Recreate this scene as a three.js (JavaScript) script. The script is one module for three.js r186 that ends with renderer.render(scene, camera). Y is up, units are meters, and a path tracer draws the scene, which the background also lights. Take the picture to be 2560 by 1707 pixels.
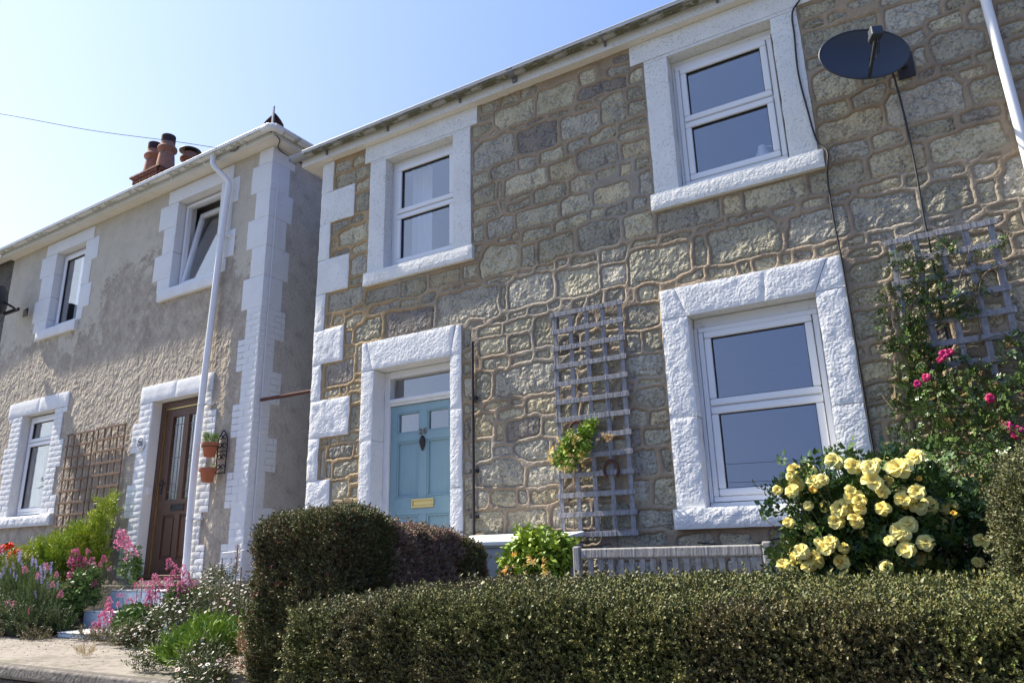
import * as THREE from 'three';
import { mergeGeometries, toCreasedNormals } from 'three/addons/utils/BufferGeometryUtils.js';
import { RoundedBoxGeometry } from 'three/addons/geometries/RoundedBoxGeometry.js';
import { FontLoader } from 'three/addons/loaders/FontLoader.js';
import { TextGeometry } from 'three/addons/geometries/TextGeometry.js';

// ---------------------------------------------------------------- camera, sky, sun, exposure
const R2 = Math.PI / 180;
const scene = new THREE.Scene();
const camera = new THREE.PerspectiveCamera(50.38, 1024 / 682, 0.05, 600);
camera.position.set(0, 1.6, 5.8);
camera.rotation.order = 'YXZ';
camera.rotation.set(16.11 * R2, 30.33 * R2, -1.41 * R2);
const SUN = new THREE.Vector3(-0.85, 1.0, 0.104).normalize();
const renderer = new THREE.WebGLRenderer({ antialias: true });
renderer.setSize(1024, 682);
renderer.toneMapping = THREE.LinearToneMapping;
renderer.toneMappingExposure = 2.5;
renderer.shadowMap.enabled = true;
{ // clear summer sky, whiter toward the sun and toward the horizon
  const W = 1024, H = 512, d = new Float32Array(W * H * 4), v = new THREE.Vector3();
  for (let j = 0; j < H; j++) for (let i = 0; i < W; i++) {
    const lat = ((j + .5) / H - .5) * Math.PI, lon = ((i + .5) / W - .5) * 2 * Math.PI;
    v.set(Math.cos(lat) * Math.cos(lon), Math.sin(lat), Math.cos(lat) * Math.sin(lon));
    const el = Math.max(0, lat) / R2, g = Math.acos(Math.min(1, Math.max(-1, v.dot(SUN))));
    const wide = .5 + .5 * Math.cos(g), hz = 2.7 * Math.exp(-el / 12) * Math.pow(wide, 8) + .05 * Math.exp(-el / 10), gl = .38 * Math.exp(-g * 2.3);
    const r = .032 + .058 * wide + hz + gl, gg = .072 + .10 * wide + hz + gl, b = .27 + .13 * wide + .72 * hz + .82 * gl;
    const o = (j * W + i) * 4; d[o] = r; d[o + 1] = gg; d[o + 2] = b; d[o + 3] = 1;
  }
  const t = new THREE.DataTexture(d, W, H, THREE.RGBAFormat, THREE.FloatType);
  t.mapping = THREE.EquirectangularReflectionMapping; t.magFilter = THREE.LinearFilter; t.minFilter = THREE.LinearFilter; t.needsUpdate = true;
  scene.background = t; scene.environment = t;
}
const sun = new THREE.DirectionalLight(new THREE.Color().setRGB(1, .93, .80), 4.6);
sun.position.copy(SUN).multiplyScalar(60).add(new THREE.Vector3(-4, 2, 0)); sun.target.position.set(-4, 2, 0);
sun.castShadow = true; sun.shadow.mapSize.set(4096, 4096); sun.shadow.radius = 1.2;
Object.assign(sun.shadow.camera, { left: -22, right: 16, top: 22, bottom: -16, near: 1, far: 140 });
scene.add(sun, sun.target);

// ---------------------------------------------------------------- helpers
function rng(s) { return () => { s |= 0; s = s + 0x6D2B79F5 | 0; let t = Math.imul(s ^ s >>> 15, 1 | s); t = t + Math.imul(t ^ t >>> 7, 61 | t) ^ t; return ((t ^ t >>> 14) >>> 0) / 4294967296; }; }
const R = rng(77); const rr = (a, b) => a + (b - a) * R();
function h2(x, y, s) { let n = Math.imul(x, 374761393) + Math.imul(y, 668265263) + Math.imul(s, 1442695041) | 0; n = Math.imul(n ^ n >>> 13, 1274126177); return ((n ^ n >>> 16) >>> 0) / 4294967296; }
function vn(x, y, s = 0) { // value noise -1..1
  const xi = Math.floor(x), yi = Math.floor(y), fx = x - xi, fy = y - yi, u = fx * fx * (3 - 2 * fx), w = fy * fy * (3 - 2 * fy);
  const a = h2(xi, yi, s), b = h2(xi + 1, yi, s), c = h2(xi, yi + 1, s), d = h2(xi + 1, yi + 1, s);
  return 2 * (a + (b - a) * u + (c - a) * w + (a - b - c + d) * u * w) - 1;
}
function fbm(x, y, o = 4, s = 0) { let a = .5, r = 0; for (let i = 0; i < o; i++) { r += a * vn(x, y, s + i * 17); x = x * 2.03 + 5.1; y = y * 2.03 - 3.7; a *= .5; } return r; }
const sst = (a, b, x) => { const t = Math.min(1, Math.max(0, (x - a) / (b - a))); return t * t * (3 - 2 * t); };
const C = (r, g, b) => new THREE.Color().setRGB(r, g, b);
// tileable textures from a function of (u,v in 0..1) ; noise made periodic by blending
function tex(n, fn, srgb, rep = 1) {
  const d = new Uint8Array(n * n * 4);
  for (let j = 0; j < n; j++) for (let i = 0; i < n; i++) {
    const c = fn(i / n, j / n), o = (j * n + i) * 4;
    const q = Array.isArray(c) ? c : [c, c, c];
    for (let k = 0; k < 3; k++) { let x = Math.min(1, Math.max(0, q[k])); if (srgb) x = x <= .0031308 ? x * 12.92 : 1.055 * Math.pow(x, 1 / 2.4) - .055; d[o + k] = Math.round(x * 255); }
    d[o + 3] = 255;
  }
  const t = new THREE.DataTexture(d, n, n); t.wrapS = t.wrapT = THREE.RepeatWrapping; t.magFilter = THREE.LinearFilter; t.minFilter = THREE.LinearMipmapLinearFilter; t.generateMipmaps = true;
  if (srgb) t.colorSpace = THREE.SRGBColorSpace; t.repeat.set(rep, rep); t.needsUpdate = true; return t;
}
function pf(u, v, f, o, s) { // periodic fbm
  const g = (x, y) => fbm(x * f, y * f, o, s);
  const a = g(u, v), b = g(u - 1, v), c = g(u, v - 1), d = g(u - 1, v - 1);
  const k = (1 - u) * (1 - v), l = u * (1 - v), m = (1 - u) * v, n = u * v;
  return (a * k + b * l + c * m + d * n) / Math.sqrt(k * k + l * l + m * m + n * n);
}
const M = {};
const mat = (o) => new THREE.MeshStandardMaterial(o);
// stone grain (1 tile = .8 m)
const stoneCol = tex(512, (u, v) => { const a = pf(u, v, 9, 4, 3), b = pf(u, v, 60, 3, 9), c = pf(u, v, 3, 2, 21); const k = .84 + .34 * a + .62 * b; return [k * (1 + .06 * c), k, k * (1 - .14 * c - .05 * a)]; }, true, 1.25);
const stoneBmp = tex(512, (u, v) => .5 + .5 * pf(u, v, 34, 4, 31) + .3 * Math.abs(pf(u, v, 14, 3, 41)), false, 1.25);
M.stone = mat({ vertexColors: true, map: stoneCol, bumpMap: stoneBmp, bumpScale: .022, roughness: .95 });
const mortCol = tex(256, (u, v) => { const k = .93 + .22 * pf(u, v, 8, 4, 5) + .2 * pf(u, v, 70, 2, 8); return [k, k * .99, k * .97]; }, true, 1);
const mortBmp = tex(256, (u, v) => .5 + .5 * pf(u, v, 60, 3, 13), false, 1.6);
M.mortar = mat({ vertexColors: true, map: mortCol, bumpMap: mortBmp, bumpScale: .004, roughness: .96 });
// white masonry paint : hammered stone beneath
const hamBmp = tex(512, (u, v) => .5 + .55 * Math.abs(pf(u, v, 16, 3, 51)) + .25 * pf(u, v, 40, 2, 57), false, 1.6);
const paintCol = tex(512, (u, v) => { const k = .97 + .05 * pf(u, v, 6, 4, 61); const s = sst(.50, .62, pf(u, v, 40, 3, 67) + .18 * pf(u, v, 4, 2, 69)); return [k - s * .25, k - s * .25, k - s * .27]; }, true, 1);
M.paint = mat({ color: C(.74, .735, .72), map: paintCol, bumpMap: hamBmp, bumpScale: .007, roughness: .8 });
const dirtCol = tex(1024, (u, v) => {
  const k = .93 + .1 * pf(u, v, 5, 4, 71), m = pf(u, v, 3, 3, 72);
  let s = sst(.34, .46, pf(u, v, 90, 3, 73) + .30 * m) * .38; s = Math.max(s, .5 * sst(.42, .56, pf(u, v, 190, 2, 75) + .2 * m));
  return [k - s * .62, k - s * .60, k * .97 - s * .6];
}, true, .8);
M.paintOld = mat({ color: C(.77, .765, .75), map: dirtCol, bumpMap: hamBmp, bumpScale: .006, roughness: .85 });
M.paintBrick = mat({ color: C(.74, .735, .72), map: paintCol, bumpMap: mortBmp, bumpScale: .003, roughness: .75 });
M.upvc = mat({ color: C(.76, .76, .76), roughness: .32 });
M.upvcOld = mat({ color: C(.74, .74, .72), map: paintCol, roughness: .5 });
const mossCol = tex(512, (u, v) => { const s = sst(-.1, .25, pf(u, v, 6, 4, 81) + .3 * pf(u, v, 40, 3, 83) + .12); const f = pf(u, v, 60, 2, 85); return [.34 - s * .22 + .05 * f, .33 - s * .215 + .05 * f, .29 - s * .225]; }, true, 1);
const grimeCol = tex(512, (u, v) => { const s = sst(.1, .5, pf(u, v, 7, 4, 86) + .35 * pf(u, v, 44, 3, 87)); return [.66 - s * .42, .66 - s * .40, .63 - s * .44]; }, true, 1);
M.moss = mat({ color: C(1, 1, 1), map: mossCol, bumpMap: stoneBmp, bumpScale: .012, roughness: .95 });
M.lip = mat({ color: C(.50, .50, .49), map: paintCol, roughness: .5 });
M.bronze = mat({ color: C(.20, .15, .09), metalness: .6, roughness: .5 });
M.grime = mat({ map: grimeCol, bumpMap: stoneBmp, bumpScale: .006, roughness: .8 });
M.fascia = mat({ color: C(.72, .71, .69), map: dirtCol, roughness: .75 });
M.soffit = mat({ color: C(.74, .70, .63), map: paintCol, roughness: .8 });
M.grey = mat({ color: C(.16, .16, .17), roughness: .6 });
M.black = mat({ color: C(.015, .015, .017), roughness: .55 });
M.dish = mat({ color: C(.035, .042, .055), roughness: .5, bumpMap: mortBmp, bumpScale: .0008 });
M.greyPlastic = mat({ color: C(.30, .31, .34), roughness: .6 });
M.glass = new THREE.MeshPhysicalMaterial({ color: C(1, 1, 1), transmission: 1, thickness: 0, roughness: .0, ior: 2.3, metalness: 0 });
M.dark = mat({ color: C(.05, .05, .055), roughness: .95 });
M.inner = mat({ color: C(.36, .34, .31), roughness: .95 });
M.curtain = mat({ color: C(.72, .73, .76), roughness: .95, side: THREE.DoubleSide });
M.slate = mat({ color: C(.07, .07, .085), roughness: .7, bumpMap: stoneBmp, bumpScale: .01 });
M.terra = mat({ color: C(.40, .13, .065), map: mortCol, roughness: .85 });
M.pot = mat({ color: C(.36, .17, .105), map: stoneCol, roughness: .85 });
M.soot = mat({ color: C(.05, .03, .03), map: stoneCol, roughness: .95 });
M.redBrick = mat({ color: C(.30, .115, .07), map: stoneCol, bumpMap: stoneBmp, bumpScale: .01, roughness: .95 });
M.brass = mat({ color: C(.62, .47, .20), metalness: 1, roughness: .38 });
M.iron = mat({ color: C(.035, .03, .032), roughness: .6, metalness: .3 });
M.rust = mat({ color: C(.10, .035, .022), map: stoneCol, roughness: .9 });
M.teal = mat({ color: C(.23, .36, .395), map: tex(256, (u, v) => .96 + .07 * pf(u, v, 4, 3, 91) + .05 * pf(u, v * .1, 50, 2, 92), true, 1), roughness: .5 });
const grain = tex(512, (u, v) => { const w = pf(u, v, 3, 2, 101) * .06; const k = .8 + .35 * fbm((u + w) * 46, v * 3, 3, 103) + .25 * pf(u, v, 30, 3, 105); const f = pf(u, v, 2, 2, 109); return [k * (1 + .07 * f), k, k * (1 - .07 * f)]; }, true, 2);
const grainB = tex(256, (u, v) => .5 + .8 * fbm(u * 40, v * 3, 3, 103), false, 2);
M.oldWood = mat({ color: C(.30, .292, .305), map: grain, bumpMap: grainB, bumpScale: .002, roughness: .9 });
M.benchWood = mat({ color: C(.35, .33, .305), map: grain, bumpMap: grainB, bumpScale: .002, roughness: .9 });
M.brownWood = mat({ color: C(.24, .14, .085), map: grain, bumpMap: grainB, bumpScale: .002, roughness: .85 });
M.doorWood = mat({ color: C(.115, .052, .028), map: grain, roughness: .5 });
M.cream = mat({ color: C(.72, .70, .66), map: paintCol, roughness: .75 });
const concCol = tex(512, (u, v) => { const a = pf(u, v, 4, 4, 121), b = pf(u, v, 50, 3, 123), m = sst(.22, .4, pf(u, v, 7, 4, 125)); const k = .86 + .34 * a + .45 * b; return [k * (1 - .25 * m), k * (.98 - .22 * m), k * (.95 - .3 * m)]; }, true, .5);
M.bankDirtShade = mat({ color: C(.13, .10, .075), map: concCol, bumpMap: stoneBmp, bumpScale: .02, roughness: 1 });  // brown of moss and dirt, with the shade of the face painted in
M.curtainGrey = mat({ color: C(.30, .31, .33), roughness: .95, side: THREE.DoubleSide });
M.concrete = mat({ color: C(.235, .21, .18), map: concCol, bumpMap: stoneBmp, bumpScale: .006, roughness: .95 });
M.pavement = mat({ color: C(.22, .205, .185), map: concCol, bumpMap: mortBmp, bumpScale: .003, roughness: .95 });
M.asphalt = mat({ color: C(.16, .155, .15), map: concCol, bumpMap: mortBmp, bumpScale: .004, roughness: .95 });
M.soil = mat({ color: C(.10, .075, .05), map: stoneCol, bumpMap: stoneBmp, bumpScale: .03, roughness: 1 });
M.field = mat({ color: C(.07, .09, .035), map: concCol, roughness: 1 });

function uvBox(g) { // metric uv by dominant normal
  if (g.index) g = g.toNonIndexed();
  const p = g.attributes.position, n = g.attributes.normal, uv = new Float32Array(p.count * 2);
  for (let i = 0; i < p.count; i++) {
    const ax = Math.abs(n.getX(i)), ay = Math.abs(n.getY(i)), az = Math.abs(n.getZ(i)); let a, b;
    if (az >= ax && az >= ay) { a = p.getX(i); b = p.getY(i); } else if (ax >= ay) { a = p.getZ(i); b = p.getY(i); } else { a = p.getX(i); b = p.getZ(i); }
    uv[2 * i] = a; uv[2 * i + 1] = b;
  }
  g.setAttribute('uv', new THREE.BufferAttribute(uv, 2)); return g;
}
function clean(g) { if (g.index) g = g.toNonIndexed(); for (const k of Object.keys(g.attributes)) if (!['position', 'normal', 'uv'].includes(k)) g.deleteAttribute(k); return g; }
const merge = (a) => mergeGeometries(a.map(clean));
function bx(x0, x1, y0, y1, z0, z1, r = 0) { // box by extents
  const w = x1 - x0, h = y1 - y0, d = z1 - z0, m = Math.min(w, h, d);
  const g = r > 0 ? new RoundedBoxGeometry(w, h, d, 1, Math.min(r, m * .45)) : new THREE.BoxGeometry(w, h, d);
  g.translate((x0 + x1) / 2, (y0 + y1) / 2, (z0 + z1) / 2); return uvBox(g);
}
function bar(a, b, r, seg = 8, r2 = r) { // straight round bar
  const A = new THREE.Vector3(...a), B = new THREE.Vector3(...b), L = A.distanceTo(B);
  const g = new THREE.CylinderGeometry(r2, r, L, seg, 1); g.translate(0, L / 2, 0);
  g.applyQuaternion(new THREE.Quaternion().setFromUnitVectors(new THREE.Vector3(0, 1, 0), B.sub(A).normalize())); g.translate(...a); return clean(g);
}
function tube(pts, r, seg = 8, n = 0) { const c = new THREE.CatmullRomCurve3(pts.map(p => new THREE.Vector3(...p))); return clean(new THREE.TubeGeometry(c, n || pts.length * 6, r, seg, false)); }
function lathe(p, x, y, z, seg = 24) { const g = new THREE.LatheGeometry(p.map(q => new THREE.Vector2(q[0], q[1])), seg); g.translate(x, y, z); return clean(g); }
function frame(x0, x1, y0, y1, z0, z1, w, r = .006) { // rectangular frame of four bars, butted
  return merge([bx(x0, x1, y0, y0 + w, z0, z1, r), bx(x0, x1, y1 - w, y1, z0, z1, r), bx(x0, x0 + w, y0 + w, y1 - w, z0, z1, r), bx(x1 - w, x1, y0 + w, y1 - w, z0, z1, r)]);
}
function part(parent, name, g, m) { const o = new THREE.Mesh(Array.isArray(g) ? merge(g) : g, m); o.name = name; o.castShadow = o.receiveShadow = true; parent.add(o); return o; }
const used = {};
function numbered(n) { const k = used[n] = (used[n] ?? -1) + 1; return k ? n + '_' + String(k).padStart(3, '0') : n; }
function thing(name, label, category, group) { const o = new THREE.Group(); o.name = numbered(name); o.userData = { label, category }; if (group) o.userData.group = group; scene.add(o); return o; }
function solo(name, label, category, g, m, group) { const o = part(scene, numbered(name), g, m); o.userData = { label, category }; if (group) o.userData.group = group; return o; }
function struct(name, g, m) { const o = part(scene, name, g, m); o.userData.kind = 'structure'; return o; }
// dressed block with an uneven face ; edges may lean (x at bottom / at top)
function rough({ x0, x1, y0, y1, z0, z1, amp = .006, f = 14, s = 1, g = .03, x0t = x0, x1t = x1, rag = .003, soft = .012 }) {
  const nx = Math.max(2, Math.round((x1 - x0) / g)), ny = Math.max(2, Math.round((y1 - y0) / g)), P = [], UV = [], I = [];
  const edge = (i, j) => i === 0 || j === 0 || i === nx || j === ny;
  for (let j = 0; j <= ny; j++) for (let i = 0; i <= nx; i++) {
    const ty = j / ny, tx = i / nx; let y = y0 + (y1 - y0) * ty, xa = x0 + (x0t - x0) * ty, xb = x1 + (x1t - x1) * ty, x = xa + (xb - xa) * tx;
    let z = z1 + amp * (1.5 * Math.abs(fbm(x * f, y * f, 3, s)) + .6 * fbm(x * f * .35, y * f * .35, 2, s + 3) - .35);
    if (edge(i, j)) { z -= soft; x += rag * vn(x * 9, y * 9, s + 5); y += rag * vn(x * 9, y * 9, s + 7) * .6; }
    P.push(x, y, z); UV.push(x, y);
  }
  for (let j = 0; j < ny; j++) for (let i = 0; i < nx; i++) { const a = j * (nx + 1) + i; I.push(a, a + 1, a + nx + 2, a, a + nx + 2, a + nx + 1); }
  let G = new THREE.BufferGeometry(); G.setAttribute('position', new THREE.Float32BufferAttribute(P, 3)); G.setAttribute('uv', new THREE.Float32BufferAttribute(UV, 2)); G.setIndex(I); G.computeVertexNormals();
  const ring = []; for (let i = 0; i < nx; i++) ring.push(i); for (let j = 0; j < ny; j++) ring.push(j * (nx + 1) + nx); for (let i = nx; i > 0; i--) ring.push(ny * (nx + 1) + i); for (let j = ny; j > 0; j--) ring.push(j * (nx + 1));
  const Q = [], V = [];
  for (let k = 0; k < ring.length; k++) {
    const a = ring[k] * 3, b = ring[(k + 1) % ring.length] * 3, A = [P[a], P[a + 1], P[a + 2]], B = [P[b], P[b + 1], P[b + 2]], A2 = [A[0], A[1], z0], B2 = [B[0], B[1], z0];
    for (const p of [A, A2, B2, A, B2, B]) { Q.push(...p); V.push(p[2] + (Math.abs(A[0] - B[0]) > Math.abs(A[1] - B[1]) ? 0 : 0), Math.abs(A[0] - B[0]) > Math.abs(A[1] - B[1]) ? p[0] : p[1]); }
  }
  let S = new THREE.BufferGeometry(); S.setAttribute('position', new THREE.Float32BufferAttribute(Q, 3)); S.setAttribute('uv', new THREE.Float32BufferAttribute(V, 2)); S.computeVertexNormals();
  return merge([G, S]);
}
// wall with rectangular holes
function holed(x0, x1, y0, y1, holes, z0, z1) {
  const s = new THREE.Shape([new THREE.Vector2(x0, y0), new THREE.Vector2(x1, y0), new THREE.Vector2(x1, y1), new THREE.Vector2(x0, y1)]);
  for (const [a, b, c, d] of holes) s.holes.push(new THREE.Path([new THREE.Vector2(a, c), new THREE.Vector2(a, d), new THREE.Vector2(b, d), new THREE.Vector2(b, c)]));
  const g = new THREE.ExtrudeGeometry(s, { depth: z1 - z0, bevelEnabled: false }); g.translate(0, 0, z0); return uvBox(g);
}
// uPVC window: outer frame, sashes each with beading and a pane
function upvc(parent, x0, x1, y0, y1, z, split, o = {}) {
  const fw = .045, win = part(parent, 'window', frame(x0, x1, y0, y1, z - .07, z, fw, .008), o.m || M.upvc);
  if (o.label) win.userData.label = o.label;
  const rows = split ? [[y0 + fw, split - .006], [split + .006, y1 - fw]] : [[y0 + fw, y1 - fw]];
  if (split) part(win, 'transom', bx(x0 + fw, x1 - fw, split - .02, split + .02, z - .065, z - .012, .004), o.m || M.upvc);
  rows.forEach(([a, b], k) => {
    if (o.skip === k) return;
    const s0 = x0 + fw + .004, s1 = x1 - fw - .004, sw = .058;
    part(win, 'sash', frame(s0, s1, a, b, z - .05, z + .014, sw, .012), o.m || M.upvc);
    part(win, 'gasket', frame(s0 + sw - .002, s1 - sw + .002, a + sw - .002, b - sw + .002, z - .03, z - .004, .007, 0), M.black);
    part(win, 'pane', bx(s0 + sw - .01, s1 - sw + .01, a + sw - .01, b - sw + .01, z - .026, z - .022), M.glass);
  });
  return win;
}
console.log('p1');
// ---------------------------------------------------------------- setting
struct('road', new THREE.PlaneGeometry(300, 7).rotateX(-Math.PI / 2).translate(0, -.11, 11.2).applyMatrix4(new THREE.Matrix4()), M.asphalt);
struct('ground', new THREE.PlaneGeometry(600, 600).rotateX(-Math.PI / 2).translate(0, -.16, 0), M.field);
struct('pavement', bx(-60, 40, -.3, 0, 2.2, 7.6, .02), M.pavement);
struct('far_pavement', bx(-60, 40, -.3, 0, 14.8, 17, .02), M.pavement);
struct('garden_ground', bx(-3.9, 6, -.3, .75, -.02, 3.42, .03), M.soil);
struct('forecourt', bx(-20, -3.92, .68, .8, -.02, 2.34, .035), M.concrete);
struct('shaded_retaining_wall', bx(-20, -3.92, -.3, .679, -.02, 2.31, .03), M.bankDirtShade);  // front of the forecourt slab, coloured darker to carry its shade

// ---------------------------------------------------------------- stone house
const HS = thing('stone_house', 'stone cottage with raised tan pointing, white window surrounds and teal door', 'house');
const OP = [[-5.03, -4.08, 4.62, 6.03], [-5.12, -4.11, 1.05, 3.51], [-1.63, -.69, 4.62, 6.03], [-1.66, -.65, 1.86, 3.47]];
part(HS, 'wall_core', holed(-6.0, 4, .7, 6.3, OP.map(([a, b, c, d]) => [a - .05, b + .05, c - .05, d + .05]), -.32, -.05), M.inner);
part(HS, 'side_wall', bx(-6.02, -5.75, .6, 6.3, -7.2, -.33), M.cream);
part(HS, 'back_wall', [bx(-6.02, 4, .6, 6.3, -7.4, -7.2), bx(3.8, 4, .6, 6.3, -7.2, -.33), bx(-5.74, 3.79, .6, .74, -7.19, -.33), bx(-5.74, 3.79, 6.2, 6.3, -7.19, -.33)], M.inner);
part(HS, 'partition', [bx(-5.7, 3.75, .75, 6.19, -4.8, -4.7), bx(-3.6, -3.5, .75, 6.19, -4.69, -.33), bx(-5.7, 3.75, 3.95, 4.05, -4.69, -.33)], M.inner);
{ // hipped roof
  const e = [[-6.33, 6.42, .12], [4.3, 6.42, .12], [4.3, 6.42, -7.6], [-6.33, 6.42, -7.6]], r = [[-2.6, 8.7, -3.7], [4.3, 8.7, -3.7]];
  const P = []; for (const t of [[e[0], e[1], r[1]], [e[0], r[1], r[0]], [e[3], e[0], r[0]], [e[2], e[3], r[0]], [e[2], r[0], r[1]], [e[1], e[2], r[1]], [e[0], e[3], e[2]], [e[0], e[2], e[1]]]) P.push(...t.flat());
  const g = new THREE.BufferGeometry(); g.setAttribute('position', new THREE.Float32BufferAttribute(P, 3)); g.computeVertexNormals(); part(HS, 'roof', uvBox(g), M.slate);
}
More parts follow.
